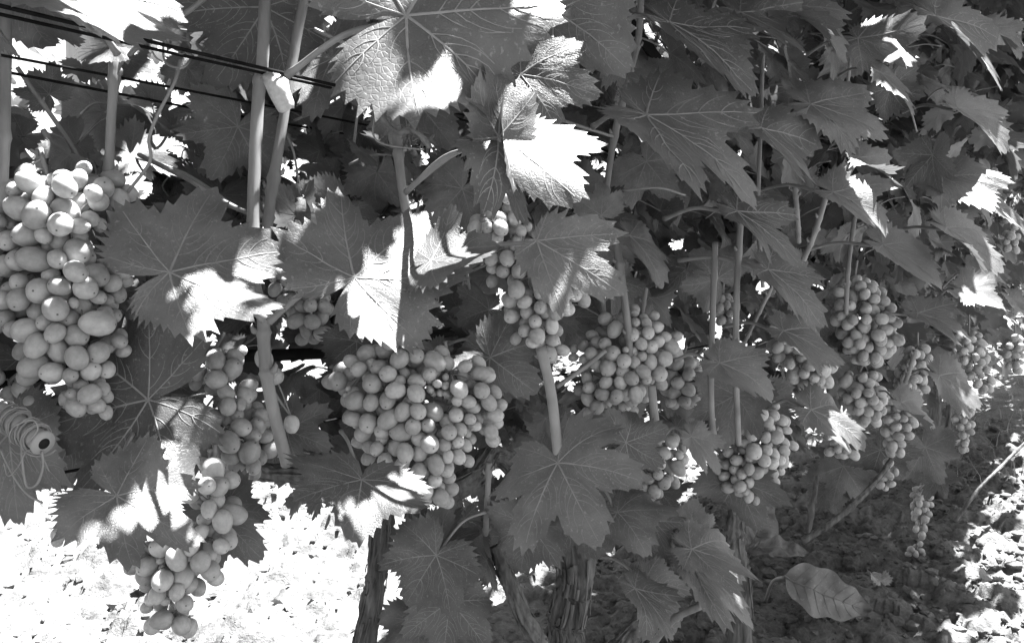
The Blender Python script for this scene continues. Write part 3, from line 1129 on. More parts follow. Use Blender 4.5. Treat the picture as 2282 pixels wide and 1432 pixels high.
auto_bunch('grape bunch just under the tall shouldered bunch at right', [(1915, 835, 40), (1925, 875, 50), (1935, 915, 34), (1935, 942, 16)], 1.62, 12.5, 44, (1930, 800), 26)
auto_bunch('long thin grape bunch with pointed end, right of the leaf over the soil', [(2045, 775, 22), (2040, 830, 36), (2015, 900, 38), (2000, 960, 34), (1992, 1010, 14)], 1.95, 9.8, 92, (2045, 740), 27)
auto_bunch('small grape row showing below the hanging leaf at right', [(1870, 985, 14), (1880, 1005, 36), (1890, 1015, 20)], 1.6, 10.5, 14, (1870, 950), 28)
auto_bunch('loose grape bunch near the right edge, above the bright grass', [(2160, 745, 24), (2165, 790, 36), (2185, 850, 26), (2195, 870, 14)], 2.3, 8.8, 42, (2160, 700), 29)
auto_bunch('thin grape bunch beside the slim upright trunk at right', [(2150, 885, 20), (2148, 940, 22), (2140, 1000, 18), (2130, 1012, 12)], 2.6, 8.2, 34, (2150, 850), 30)
auto_bunch('dangling grape bunch lowest at right, over the shaded soil', [(2050, 1085, 22), (2055, 1125, 26), (2052, 1160, 16), (2052, 1195, 9)], 2.42, 7.8, 32, (2065, 1040), 31)
auto_bunch('short grape bunch at the end of the oblique cane', [(1978, 1028, 10), (1985, 1055, 14), (1970, 1090, 12)], 2.1, 8.5, 10, (1978, 1000), 32)
auto_bunch('few grapes lying on the shaded soil under the dangling bunch', [(2045, 1210, 8), (2040, 1236, 20)], 2.46, 7, 8, (2050, 1195), 33)
auto_bunch('grape bunch at the right edge of the photo, mid height', [(2262, 750, 14), (2262, 790, 22), (2258, 825, 14)], 2.6, 8, 22, (2262, 720), 34)
auto_bunch('small grape bunch high at the right edge of the photo', [(2250, 482, 10), (2252, 515, 18), (2255, 560, 10)], 2.4, 8.5, 14, (2250, 450), 35)
auto_bunch('small bunch of grapes high at left, in front of the dark leaf', [(526, 66, 9), (528, 90, 12), (528, 112, 8)], 1.05, 8, 8, (526, 30), 36)

# ------------------------------------------------------------------ shoots, canes, trunks
def shoot(name, pts, wpx, mat=M_GREEN, seg=24, nodes=3, v=None, taper=.0, label=None):
    """pts: (x, y, d); wpx: width in photo pixels at the first point"""
    P = [at(*p) for p in pts]
    path = smooth_path(P, 16)
    r0 = wpx * .41 * pts[0][2] / FPX
    rg = random.Random(int(pts[0][0] * 7 + pts[0][1]))
    nd_ = [rg.uniform(.1, .95) for _ in range(nodes)]

    def rad(t):
        k = 1 - taper * t
        for q in nd_:
            k += .30 * math.exp(-((t - q) / .012) ** 2) + .10 * math.exp(-((t - q) / .05) ** 2)
        return r0 * k
    so_ = rg.uniform(0, 90)

    def rid(a, t, p):
        return 1 + .035 * math.sin(9 * a + so_) + .05 * noise.noise(Vector((math.cos(a) * 3, math.sin(a) * 3, t * 9 + so_))) + .03 * noise.noise(p * 140)
    geo = [tube_geo(path, rad, seg, rid)]
    for q in nd_:
        # a bud and the scar of a fallen stalk at each node
        i = min(len(path) - 2, int(q * (len(path) - 1)))
        t = (path[i + 1] - path[i]).normalized()
        sd = t.cross(FWD).normalized() * rg.choice((-1, 1))
        sd = (sd - FWD * rg.uniform(-.3, .6)).normalized()
        c = path[i] + sd * r0 * 1.0
        geo.append(tube_geo([c - sd * r0 * .3, c + sd * r0 * .35 + Vector((0, 0, r0 * .2)), c + sd * r0 * .75 + Vector((0, 0, r0 * .9)), c + sd * r0 * .7 + Vector((0, 0, r0 * 1.5))],
                            [r0 * .55, r0 * .6, r0 * .38, r0 * .05], 8))
    v = v or vine_of(P[0])
    return vpart(name, v, join(geo), mat, label=label)


shoot('shoot', [(14, -60, .78), (12, 150, .77), (8, 330, .77), (2, 520, .79), (10, 700, .82)], 30)
shoot('shoot', [(262, -80, .82), (258, 120, .81), (246, 300, .81), (246, 480, .83), (290, 700, .86), (300, 800, .88)], 24)
shoot('shoot', [(592, -60, .86), (586, 120, .85), (574, 240, .84), (564, 470, .83), (566, 620, .83), (586, 700, .82)], 32)
shoot('shoot', [(690, -60, .90), (660, 90, .89), (634, 250, .88), (604, 440, .87), (592, 540, .87)], 26)
shoot('shoot', [(868, -40, .88), (872, 180, .87), (884, 300, .87), (898, 430, .86), (930, 600, .9), (955, 740, .95)], 24)
shoot('shoot', [(845, -30, .94), (860, 200, .93), (876, 330, .94)], 18)
shoot('shoot', [(586, 690, .80), (590, 790, .80), (604, 890, .80), (640, 1035, .83)], 34, nodes=2, v=vB, label='thick bent green cane, cut node at its lower end')
shoot('shoot', [(1594, 540, 1.06), (1588, 700, 1.05), (1584, 860, 1.05), (1590, 990, 1.08)], 16)
shoot('shoot', [(1652, 480, 1.04), (1642, 640, 1.03), (1640, 820, 1.03), (1646, 990, 1.08)], 16)
shoot('shoot', [(1700, 120, 1.2), (1694, 300, 1.18), (1690, 480, 1.18), (1700, 640, 1.2)], 11)
shoot('shoot', [(1374, 540, .98), (1388, 640, .98), (1402, 760, 1.0), (1400, 820, 1.02)], 20)
shoot('shoot', [(1440, 640, 1.06), (1428, 720, 1.06), (1410, 830, 1.08)], 12)
shoot('shoot', [(1452, 860, .99), (1460, 940, .98), (1466, 990, .98)], 22)
shoot('shoot', [(1338, 600, 1.04), (1345, 700, 1.04), (1352, 790, 1.05)], 14)
shoot('shoot', [(1128, 0, .98), (1115, 150, .98), (1098, 320, .98), (1066, 430, .97), (1050, 560, .98)], 12)
shoot('shoot', [(1430, -40, 1.05), (1425, 60, 1.05), (1415, 120, 1.06), (1370, 300, 1.08), (1345, 470, 1.1)], 18)
shoot('shoot', [(1905, 480, 1.4), (1890, 600, 1.4), (1885, 700, 1.42)], 12)
shoot('shoot', [(1840, 440, 1.2), (1815, 520, 1.2), (1790, 580, 1.22)], 15)
shoot('shoot', [(1770, 410, 1.15), (1776, 470, 1.15), (1780, 540, 1.18)], 14)
shoot('shoot', [(1895, 130, 1.3), (1888, 200, 1.3), (1880, 300, 1.32)], 9)
shoot('shoot', [(1720, 640, 1.2), (1690, 700, 1.2), (1650, 780, 1.22)], 10)
shoot('shoot', [(2040, 780, 1.7), (2025, 830, 1.7), (2010, 870, 1.72)], 12)
shoot('side_shoot', [(38, 150, .84), (80, 210, .85), (130, 280, .86), (180, 360, .87), (215, 440, .88)], 12, nodes=1)
shoot('side_shoot', [(96, 290, .84), (120, 330, .84), (104, 340, .83), (100, 400, .82)], 16, nodes=0)
shoot('side_shoot', [(560, 478, .84), (500, 450, .85), (420, 400, .87), (310, 345, .92)], 14, nodes=0)
shoot('side_shoot', [(700, 65, .90), (790, 112, .91), (812, 170, .92), (850, 240, .93)], 11, nodes=1)
shoot('side_shoot', [(500, 60, .95), (440, 100, .94), (530, 140, .94), (580, 160, .93)], 10, nodes=0)
shoot('side_shoot', [(500, -40, .82), (420, 25, .82), (360, 60, .8), (300, 110, .8), (280, 140, .8)], 14, nodes=0)
shoot('peduncle', [(912, 640, .86), (896, 690, .87), (890, 745, .88)], 18, nodes=0)
shoot('peduncle', [(992, 760, .9), (1000, 810, .9), (1010, 870, .9)], 10, nodes=0)
shoot('peduncle', [(1350, 780, .97), (1300, 820, .97), (1240, 862, .97)], 13, nodes=0)

# the cane end with the wound tendril
PA = [at(-60, 860, .74), at(0, 915, .72), at(60, 962, .70), at(98, 988, .69)]
path = smooth_path(PA, 10)
r0 = 23 * .70 / FPX
vpart('cane', vA, tube_geo(path, lambda t: r0 * (1 + .04 * math.sin(t * 9) + .18 * math.exp(-((t - .97) / .04) ** 2)), 20,
                           lambda a, t, p: 1 + .05 * noise.noise(p * 90)), M_DRY, label='cut grey cane end with a black disc for its dark hollow')
tdir = (path[-1] - path[-2]).normalized()
vpart('hollow_shade', vA, tube_geo([path[-1] - tdir * .002, path[-1] + tdir * .0006], r0 * .55, 14), M_HOSE)  # black disc stands in for the shade inside the cut hollow
hel = []
nx = tdir.cross(Vector((0, 0, 1))).normalized()
ny = tdir.cross(nx)
for i in range(150):
    t = i / 149
    p = path[0].lerp(path[-1], .25 + .62 * t + .03 * math.sin(i * .9)) if False else path[min(len(path) - 1, int((.3 + .6 * t) * (len(path) - 1)))]
    pn = path[min(len(path) - 1, int((.3 + .6 * t) * (len(path) - 1)) + 1)]
    fr_ = (.3 + .6 * t) * (len(path) - 1)
    p = p.lerp(pn, fr_ - int(fr_))
    a = i * .36 + .8 * math.sin(i * .11) + .3 * math.sin(i * .37)
    hel.append(p + (nx * math.cos(a) + ny * math.sin(a)) * (r0 * 1.16 + .0016 * math.sin(i * .23) ** 2) + tdir * (.004 * math.sin(i * .17 + 1)))
hel2 = [h_ + (h_ - path[min(len(path) - 1, int((.3 + .6 * i / 149) * (len(path) - 1)))]) * (.12 + .22 * abs(noise.noise(Vector((i * .11, 4, 0))))) + tdir * (.006 * noise.noise(Vector((i * .07, 9, 1)))) for i, h_ in enumerate(hel)][20::1]
vpart('tendril', vA, tube_geo(hel2, .0008, 6), M_PET)
vpart('tendril', vA, tube_geo(hel, .0010, 6), M_PET, label='pale tendril wound in coils round the cane end')
for pts, w in (([(48, 975, .69), (50, 1030, .69), (60, 1082, .69), (82, 1078, .69), (96, 1040, .69), (94, 1005, .69)], 5),
               ([(20, 990, .70), (40, 1010, .69), (70, 1002, .685), (90, 1010, .69), (110, 1050, .69)], 2.5),
               ([(60, 1000, .69), (40, 1040, .69), (18, 1060, .70), (8, 1030, .70)], 2.5),
               ([(30, 950, .68), (70, 935, .68), (84, 955, .68), (60, 990, .68)], 3),
               ([(0, 1000, .71), (30, 1060, .71), (60, 1100, .71), (95, 1120, .72)], 4),
               ([(366, 80, .80), (364, 125, .80), (378, 146, .79), (408, 150, .78), (424, 130, .79), (414, 116, .8)], 5),
               ([(402, 135, .80), (388, 185, .79), (352, 255, .79), (332, 310, .79), (334, 360, .79), (285, 428, .80)], 8),
               ([(332, 95, .8), (345, 125, .8), (362, 138, .8)], 4),
               ([(836, 255, .86), (832, 300, .86), (858, 322, .86), (945, 334, .86)], 5),
               ([(690, 1010, .95), (640, 1000, .95), (600, 1010, .95)], 5)):
    vpart('tendril', vine_of(at(*pts[0])), tube_geo(smooth_path([at(*p) for p in pts], 8), w * .5 * .8 / FPX, 6), M_PET)

rg = random.Random(41)
for k in range(26):
    x0, y0, d0 = rg.uniform(20, 2100), rg.uniform(30, 620), rg.uniform(.93, 1.1)
    if x0 > 1500:
        d0 += .35
    l = rg.uniform(60, 170)
    a = rg.choice((rg.uniform(-.5, .5), rg.uniform(1.1, 2.0)))
    P3 = [(x0, y0, d0), (x0 + l * .5 * math.cos(a) + rg.uniform(-15, 15), y0 + l * .5 * math.sin(a) + rg.uniform(-12, 12), d0 - .01), (x0 + l * math.cos(a), y0 + l * math.sin(a), d0 + .03)]
    vpart('leaf_stalk', vine_of(at(*P3[0])), tube_geo(smooth_path([at(*p) for p in P3], 6), rg.uniform(.0011, .002), 7), M_PET)
# dried hairy flower tuft caught on the shoot
tp = smooth_path([at(822, 225, .85), at(850, 262, .845), at(885, 295, .84), at(915, 290, .84), at(940, 305, .845), at(958, 328, .85)], 8)
geo = [tube_geo(tp, lambda t: .0022 + .0012 * math.sin(t * 9) ** 2, 7)]
rg = random.Random(4)
for i in range(170):
    p = rg.choice(tp)
    d_ = Vector((rg.gauss(0, 1), rg.gauss(0, 1), rg.gauss(0, 1))).normalized()
    geo.append(tube_geo([p, p + d_ * .006, p + d_ * rg.uniform(.008, .014) + Vector((0, 0, -.002))], .00035, 3, cap=False))
vpart('dried_flower_stalk', vine_of(tp[0]), join(geo), M_DRIED)


def bark_trunk(name, v, pts, wpx, seed, label=None, seg=56, flare=.35, strips=16):
    strips = int(strips * 2.2)
    P = [at(*p) for p in pts]
    path = smooth_path(P, 20)
    r = [w * .5 * p[2] / FPX for w, p in zip(wpx, pts)]
    n = len(path)

    def rad(t):
        return float(np.interp(t, np.linspace(0, 1, len(r)), r))
    so_ = seed * 13.7

    def ridge(a, t, p):
        tw = a + .3 * t + .35 * noise.noise(Vector((t * 5, so_, 0)))
        c, s = math.cos(tw), math.sin(tw)
        k = noise.noise(Vector((c * 4.2, s * 4.2, t * 3 + so_))) * .26
        k += abs(noise.noise(Vector((c * 13, s * 13, t * 2.6 + so_)))) * .5
        k -= .12 * max(0, noise.noise(Vector((c * 6, s * 6, t * 11 + so_))))
        k += noise.noise(Vector((c * 20, s * 20, t * 14 + so_))) * .10
        k += noise.noise(Vector((c * 1.1, s * 1.1, t * 6 + so_))) * .18
        return .80 + k
    geo = [tube_geo(path, rad, seg, ridge)]
    rg = random.Random(seed)
    # loose strips of bark
    for i in range(strips):
        t0 = rg.uniform(0, .8)
        i0 = int(t0 * (n - 1))
        ln = rg.randint(4, max(5, n // 4))
        a = rg.uniform(0, 6.28)
        pts_l, pts_r = [], []
        V, F = [], []
        for k in range(ln):
            j = min(n - 2, i0 + k)
            t = (path[j + 1] - path[j]).normalized()
            x = t.cross(Vector((.3, .2, 1))).normalized() if abs(t.z) < .98 else t.cross(Vector((1, 0, 0))).normalized()
            y = t.cross(x)
            e = (k / (ln - 1))
            lift = 1.07 + .35 * max(0, e - .6) ** 1.3 * rg.uniform(.6, 1.4)
            rr = rad(j / (n - 1)) * lift
            wd = .10 * (1 - .6 * e)
            for da in (-wd, wd):
                V.append(path[j] + (x * math.cos(a + da) + y * math.sin(a + da)) * rr)
            for da in (wd, -wd):
                V.append(path[j] + (x * math.cos(a + da) + y * math.sin(a + da)) * (rr - .0012))
        for k in range(ln - 1):
            b = k * 4
            for c in range(4):
                F.append((b + c, b + (c + 1) % 4, b + 4 + (c + 1) % 4, b + 4 + c))
        geo.append((V, F))
    return vpart(name, v, join(geo), M_BARK, label=label)


bark_trunk('trunk', vB, [(858, 1110, 1.12), (850, 1190, 1.12), (838, 1290, 1.13), (812, 1420, 1.15), (790, 1600, 1.18), (770, 1840, 1.22)],
           [46, 54, 46, 48, 52, 66], 3)
bark_trunk('trunk', vC, [(1262, 1150, 1.34), (1278, 1215, 1.34), (1282, 1290, 1.35), (1262, 1390, 1.36), (1240, 1500, 1.37), (1225, 1800, 1.38)],
           [70, 98, 78, 84, 104, 140], 8, strips=26)
bark_trunk('side_trunk', vC, [(1105, 1215, 1.2), (1132, 1290, 1.2), (1160, 1360, 1.22), (1200, 1440, 1.27), (1240, 1560, 1.36)],
           [30, 38, 40, 46, 56], 12, strips=8, seg=36)
bark_trunk('side_trunk', vC, [(1500, 1300, 1.45), (1450, 1365, 1.43), (1390, 1430, 1.41), (1300, 1540, 1.38)], [30, 40, 52, 66], 14, strips=10, seg=36)
bark_trunk('trunk', vD, [(1648, 1080, 1.72), (1640, 1150, 1.7), (1638, 1220, 1.7), (1650, 1330, 1.7), (1645, 1560, 1.7)], [30, 40, 44, 50, 60], 17, strips=10, seg=36)
bark_trunk('trunk', vE, [(2118, 890, 3.0), (2112, 970, 3.0), (2100, 1060, 3.0), (2096, 1130, 3.0)], [15, 18, 22, 26], 20, strips=6, seg=28)
bark_trunk('arm', vB, [(420, 1000, .98), (500, 1022, 1.0), (580, 1050, 1.03), (680, 1056, 1.06), (800, 1080, 1.1), (860, 1130, 1.12)], [26, 34, 40, 46, 50, 54], 22, strips=14, seg=40)
bark_trunk('arm', vC, [(930, 1105, 1.08), (1000, 1095, 1.1), (1060, 1060, 1.12), (1100, 1010, 1.15), (1160, 1060, 1.22), (1230, 1150, 1.3), (1262, 1200, 1.34)], [34, 60, 52, 40, 44, 56, 66], 25, strips=18, seg=40)
bark_trunk('cane', vD, [(1790, 1205, 2.0), (1850, 1165, 2.0), (1905, 1120, 2.02), (1965, 1055, 2.05), (2010, 980, 2.1)], [16, 15, 14, 12, 10], 27, strips=3, seg=20)
bark_trunk('cane', vE, [(2130, 1160, 2.6), (2180, 1090, 2.6), (2230, 1040, 2.65), (2290, 980, 2.7)], [9, 8, 8, 7], 28, strips=2, seg=16)
bark_trunk('cane', vD, [(1800, 1185, 2.1), (1812, 1120, 2.1), (1820, 1060, 2.12)], [15, 13, 11], 29, strips=2, seg=16)
shoot('shoot', [(1090, 1030, 1.05), (1086, 1110, 1.06), (1082, 1190, 1.1)], 16, M_GREEN, v=vC)
shoot('shoot', [(1560, 1350, 1.05), (1500, 1380, 1.08), (1450, 1440, 1.15)], 20, M_GREEN, v=vC, nodes=1)
for v_, s_, q_ in ((vF, 4.4, .62), (vG, 5.6, .66)):
    p0 = row(s_, q_, 0)
    pth = smooth_path([p0, p0 + Vector((.02, 0, .2)), p0 + Vector((-.01, .02, .45)), p0 + Vector((.0, .03, .7))], 6)
    vpart('trunk', v_, tube_geo(pth, lambda t: .028 - .012 * t, 20, lambda a, t, p: 1 + .25 * noise.noise(Vector((math.cos(a) * 5, math.sin(a) * 5, t * 5)))), M_BARK)

# ------------------------------------------------------------------ filler foliage
rng = random.Random(77)
VAR = []
for i in range(22):
    ls = LeafShape(900 + i, fold=rng.uniform(0, .35), droop=rng.uniform(.1, .9), cup=rng.uniform(-.15, .15),
                   wave=rng.uniform(.05, .15), width=rng.uniform(.9, 1.2),
                   lifts=((rng.uniform(-120, 120), 22, rng.uniform(-2.4, 2.4)), (rng.uniform(-120, 120), 22, rng.uniform(-2, 2)), (rng.uniform(-40, 40), 22, rng.uniform(-1.5, 1.5))))
    VAR.append(ls.mesh('vine_leaf_form'))
LOW = []
for i in range(5):
    LOW.append(LeafShape(950 + i, fold=rng.uniform(0, .3), droop=rng.uniform(.1, .8), wave=.07, nteeth=22, rings=4, petiole=False,
                         veins2=False, width=1.1))
ULTRA = [LeafShape(980 + i, fold=rng.uniform(0, .3), droop=rng.uniform(.1, .8), wave=.07, nteeth=10, rings=2, petiole=False,
                   veins2=False, width=1.1, veins=False) for i in range(3)]
for k in LOW + ULTRA:
    k.AV = np.array([tuple(p) for p in k.V])
    T, TM = [], []
    for f, m in zip(k.F, k.MI):
        T.append(f[:3]); TM.append(m)
        if len(f) == 4:
            T.append((f[0], f[2], f[3])); TM.append(m)
    k.AT, k.AM = np.array(T), np.array(TM)

# sunlit spots of the photograph: the canopy is open above them
LIT = [(285, 40, .62, 110), (880, 130, .65, 45), (800, 40, .66, 25), (1165, 95, .67, 40), (1270, 370, .66, 85), (1285, 215, .74, 22),
       (475, 725, .70, 60), (440, 680, .70, 30), (860, 660, .70, 50), (770, 700, .69, 35), (925, 560, .72, 40), (1000, 520, .74, 30), (380, 1060, .68, 60),
       (360, 1180, .67, 50), (880, 1120, .77, 36), (1335, 548, .75, 25), (70, 400, .74, 28), (145, 412, .74, 30), (95, 440, .74, 20), (215, 450, .75, 18), (2005, 390, 1.12, 30),
       (2090, 395, 1.23, 35), (2030, 125, 1.1, 20), (1772, 555, .97, 20), (390, 340, .98, 35), (680, 460, .98, 35), (590, 705, .8, 18),
       (360, 1292, .77, 18), (1968, 485, 1.07, 20), (2240, 570, 1.3, 20), (1105, 530, .88, 15), (2150, 420, 1.25, 18), (1980, 45, 1.1, 20), (300, 1230, .77, 15)]
# find where each sunlit spot lies on the leaves and grapes built so far
from mathutils.bvhtree import BVHTree
bv, bf = [], []
bpy.context.view_layer.update()
for o in bpy.data.objects:
    if o.type == 'MESH' and o.parent is not None and o.name.split('.')[0] in ('leaf', 'grape', 'shoot'):
        n0_ = len(bv)
        mw = o.matrix_world
        bv += [mw @ v.co for v in o.data.vertices]
        bf += [tuple(i + n0_ for i in p.vertices) for p in o.data.polygons]
BVH = BVHTree.FromPolygons(bv, bf)
LITP = []
for x, y, d, r in LIT:
    for k in range(7):
        px, py = x, y
        if k:
            px += .7 * r * math.cos(k * 1.047)
            py += .7 * r * math.sin(k * 1.047)
        dv = (at(px, py, 1) - CAM).normalized()
        loc, nrm, fi, ds = BVH.ray_cast(CAM, dv)
        if loc is None or abs(proj(loc)[2] - d) > .12:
            if k == 0:
                LITP.append((at(px, py, d), r * d / FPX * .4))
            continue
        LITP.append((loc, r * d / FPX * .35))


def blocked_sun(c, size):
    for P, r in LITP:
        w = c - P
        t = w.dot(SUN)
        if t > .015 and (w - SUN * t).length < r + size * .62:
            return True
    return False


# gaps in the foliage where the brightness behind the row, the hose or the trunks show
CLEAR = [(150, 90, 18, 2.5), (90, 270, 18, 2.5), (60, 130, 12, 2.5), (285, 425, 14, 2.5), (430, 265, 11, 2.5), (645, 352, 11, 2.5), (335, 118, 13, 2.5),
         (500, 80, 16, 2.5), (625, 85, 11, 2.5), (1000, 640, 16, 2.5), (1070, 690, 13, 2.5), (1310, 235, 8, 2.5), (1480, 75, 10, 2.5),
         (2240, 215, 40, 3.5), (2190, 330, 34, 3.5), (2265, 420, 34, 4), (1555, 785, 16, 2.5), (1525, 545, 11, 2.5), (1655, 640, 7, 2.5),
         (1820, 260, 11, 3), (1940, 245, 11, 3), (1970, 620, 8, 3), (2080, 680, 10, 3), (620, 778, 10, 1.08), (660, 778, 12, 1.08), (700, 776, 12, 1.08), (740, 774, 12, 1.08), (690, 820, 10, 2.5), (1100, 470, 7, 2.5),
         (1280, 1300, 75, 1.36), (1270, 1400, 85, 1.36), (1150, 1330, 55, 1.3), (1180, 1420, 60, 1.3), (1080, 1060, 26, 1.2), (1430, 1390, 50, 1.4), (1720, 1170, 75, 2.3),
         (1660, 1200, 40, 2.3), (850, 1290, 36, 3), (810, 1400, 42, 3), (1120, 1080, 12, 2.5), (1260, 800, 10, 2.5), (850, 1200, 50, 1.15), (850, 250, 60, .88), (1510, 1030, 24, 2.6), (1580, 1060, 16, 2.6), (1700, 1070, 30, 2.6),
         (1850, 925, 10, 3), (1770, 925, 12, 3), (2090, 600, 6, 3), (2170, 60, 8, 3), (2210, 160, 12, 3), (690, 1060, 24, 1.05), (560, 1040, 24, 1.0)]


def in_open(x, y, d, rpx):
    """places of the photograph where soil, not foliage, is seen"""
    for cx, cy, r, dm in CLEAR:
        if d < dm and math.hypot(x - cx, y - cy) < r + rpx * .62:
            return True
    if d < 2.9:
        if y + rpx * .5 > 1060 and x - rpx * .3 < 640:
            return True
        if y + rpx * .6 > 1150 and x < 850:
            return True
        if x > 1560 and y + rpx * .7 > 1060 + max(0, (x - 1560)) * .0:
            return True
    if x > 1900 and y + rpx * .7 > 1020:
        return True
    return False


def covers_hero(x, y, d, rpx):
    for hx, hy, hd, hr in hero_info:
        if d < hd + .035 and abs(x - hx) < hr + rpx and abs(y - hy) < hr + rpx and math.hypot(x - hx, y - hy) < hr * .9 + rpx:
            return True
    for x0, y0, x1, y1, bd in BUNCH_BOXES:
        if d < bd + .07 and x0 - rpx * .8 < x < x1 + rpx * .8 and y0 - rpx * .8 < y < y1 + rpx * .8:
            return True
    return False


def rand_leaf(s0, s1, lowz, highz, qc=.74, qs=.17):
    s = rng.uniform(s0, s1)
    q = rng.gauss(qc, qs)
    z = lowz + (highz - lowz) * rng.random()
    out = -1 if q + rng.gauss(0, .12) < qc else 1
    c = row(s, q, z)
    nrm = (M * out * rng.uniform(.3, 1.0) + Vector((0, 0, rng.uniform(.1, 1.1))) + U * rng.gauss(0, .45)).normalized()
    tipd = (Vector((0, 0, -1)) + M * out * rng.uniform(0, .8) + U * rng.gauss(0, .6)).normalized()
    ey = (tipd - nrm * tipd.dot(nrm)).normalized()
    ex = ey.cross(nrm)
    L = rng.choice((rng.uniform(.024, .045), rng.uniform(.04, .07), rng.uniform(.05, .082)))
    return c, Matrix((ex, ey, nrm)).transposed(), L


per_vine = {}
stuff = {}


def add_stuff(v, c, Rm, L, forms=None):
    k = rng.choice(forms or LOW)
    lst = stuff.setdefault(v.name, [v, [], [], [], 0])
    A = k.AV * L @ np.array(Rm).T + np.array(c)
    lst[1].append(A)
    lst[2].append(k.AT + lst[4])
    lst[3].append(k.AM)
    lst[4] += len(A)


def flush_stuff(v, pinv):
    _, A, T, MI, n = stuff[v.name]
    A, T, MI = np.concatenate(A), np.concatenate(T), np.concatenate(MI)
    me = bpy.data.meshes.new('foliage')
    me.vertices.add(len(A)); me.vertices.foreach_set('co', A.ravel())
    me.loops.add(T.size); me.loops.foreach_set('vertex_index', T.ravel().astype(np.int32))
    me.polygons.add(len(T)); me.polygons.foreach_set('loop_start', np.arange(0, T.size, 3, dtype=np.int32))
    for m in (M_LEAF, M_VEIN, M_PET):
        me.materials.append(m)
    me.polygons.foreach_set('material_index', MI.astype(np.int32))
    me.update(calc_edges=True)
    me.polygons.foreach_set('use_smooth', [True] * len(T))
    o = link('foliage', me, v, None, pinv)
    o['kind'] = 'stuff'
    global NTRI
    NTRI += len(T)


NTRI = 0
cands = []
for (s0, s1, n, z0, z1, qc, qs) in ((-.7, .2, 420, .34, 1.3, .78, .17), (.2, 2.6, 1500, .34, 1.3, .80, .16), (.2, 1.1, 330, .7, 1.2, .98, .07), (.2, 2.0, 380, .5, 1.0, 1.0, .08), (2.2, 5.0, 600, .5, 1.1, .5, .12), (1.0, 2.6, 350, .8, 1.35, .58, .1), (1.7, 4.2, 650, .75, 1.6, .42, .09), (2.0, 6.0, 800, 1.0, 1.8, .35, .16),
                                    (2.6, 4.2, 760, .34, 1.75, .68, .18), (4.2, 6.5, 640, .34, 1.75, .68, .17), (6.5, 15, 900, .34, 1.75, .68, .17),
                                    (-.7, 3.2, 1300, 1.2, 1.8, .80, .25), (2.0, 5.5, 900, 1.0, 1.8, .74, .25)):
    for i in range(n):
        c, Rm, L = rand_leaf(s0, s1, z0, z1, qc, qs)
        mid = c + Rm @ Vector((0, L * .3, 0))
        x, y, d = proj(mid)
        rpx = L * FPX / max(d, .1) * .8
        vis = -420 < x < 2500 and -120 < y < 1550 and d > .2
        if d < .55:
            continue
        if c.dot(M) > (1.15 if c.z < 1.0 else 1.0):
            continue
        if d > .2 and 1500 < y < 4000 and -600 < x < 2600:
            continue
        if vis and (in_open(x, y, d, rpx) or covers_hero(x, y, d, rpx)):
            continue
        if blocked_sun(mid, L):
            continue
        cands.append((c, Rm, L, vis, rpx if vis else 0, d, x, y))
for c, Rm, L, vis, rpx, d, x_, y_ in sorted(cands, key=lambda t: -t[4]):
    v = vine_of(c)
    k = per_vine.get(v.name, 0)
    if vis and -60 < x_ < 2342 and -60 < y_ < 1490 and k < 290 and d < 7:
        per_vine[v.name] = k + 1
        mw = Matrix.Translation(c) @ Rm.to_4x4() @ Matrix.Diagonal((L, L, L, 1))
        link('leaf', rng.choice(VAR), v, mw, pinv_of(v))
    else:
        add_stuff(v, c, Rm, L, LOW if vis and -60 < x_ < 2342 and y_ > -60 and d < 2.2 else ULTRA)
# extra overhead leaves, mostly out of view, added to shade the front of the row
for i in range(6600):
    if i >= 4500:
        c, Rm, L = rand_leaf(1.4, 8.0, 1.2, 1.8, .20, .08)
    elif i < 2900:
        c, Rm, L = rand_leaf(-.6, 6, 1.22, 1.85, .44, .2)
    else:
        c, Rm, L = rand_leaf(.6, 3.0, 1.15, 1.8, .26, .12)
    L = max(L, .05)
    if c.dot(M) < .07 or c.dot(M) > .95:
        continue
    mid = c + Rm @ Vector((0, L * .3, 0))
    x, y, d = proj(mid)
    rpx = L * FPX / max(d, .1)
    if d > .05 and -250 < x < 2300 + rpx and y + rpx > -15 and d < 2.6:
        continue
    if blocked_sun(mid, L):
        continue
    add_stuff(vine_of(c), c, Rm, L, ULTRA if y + rpx < 0 or d < .05 else LOW)
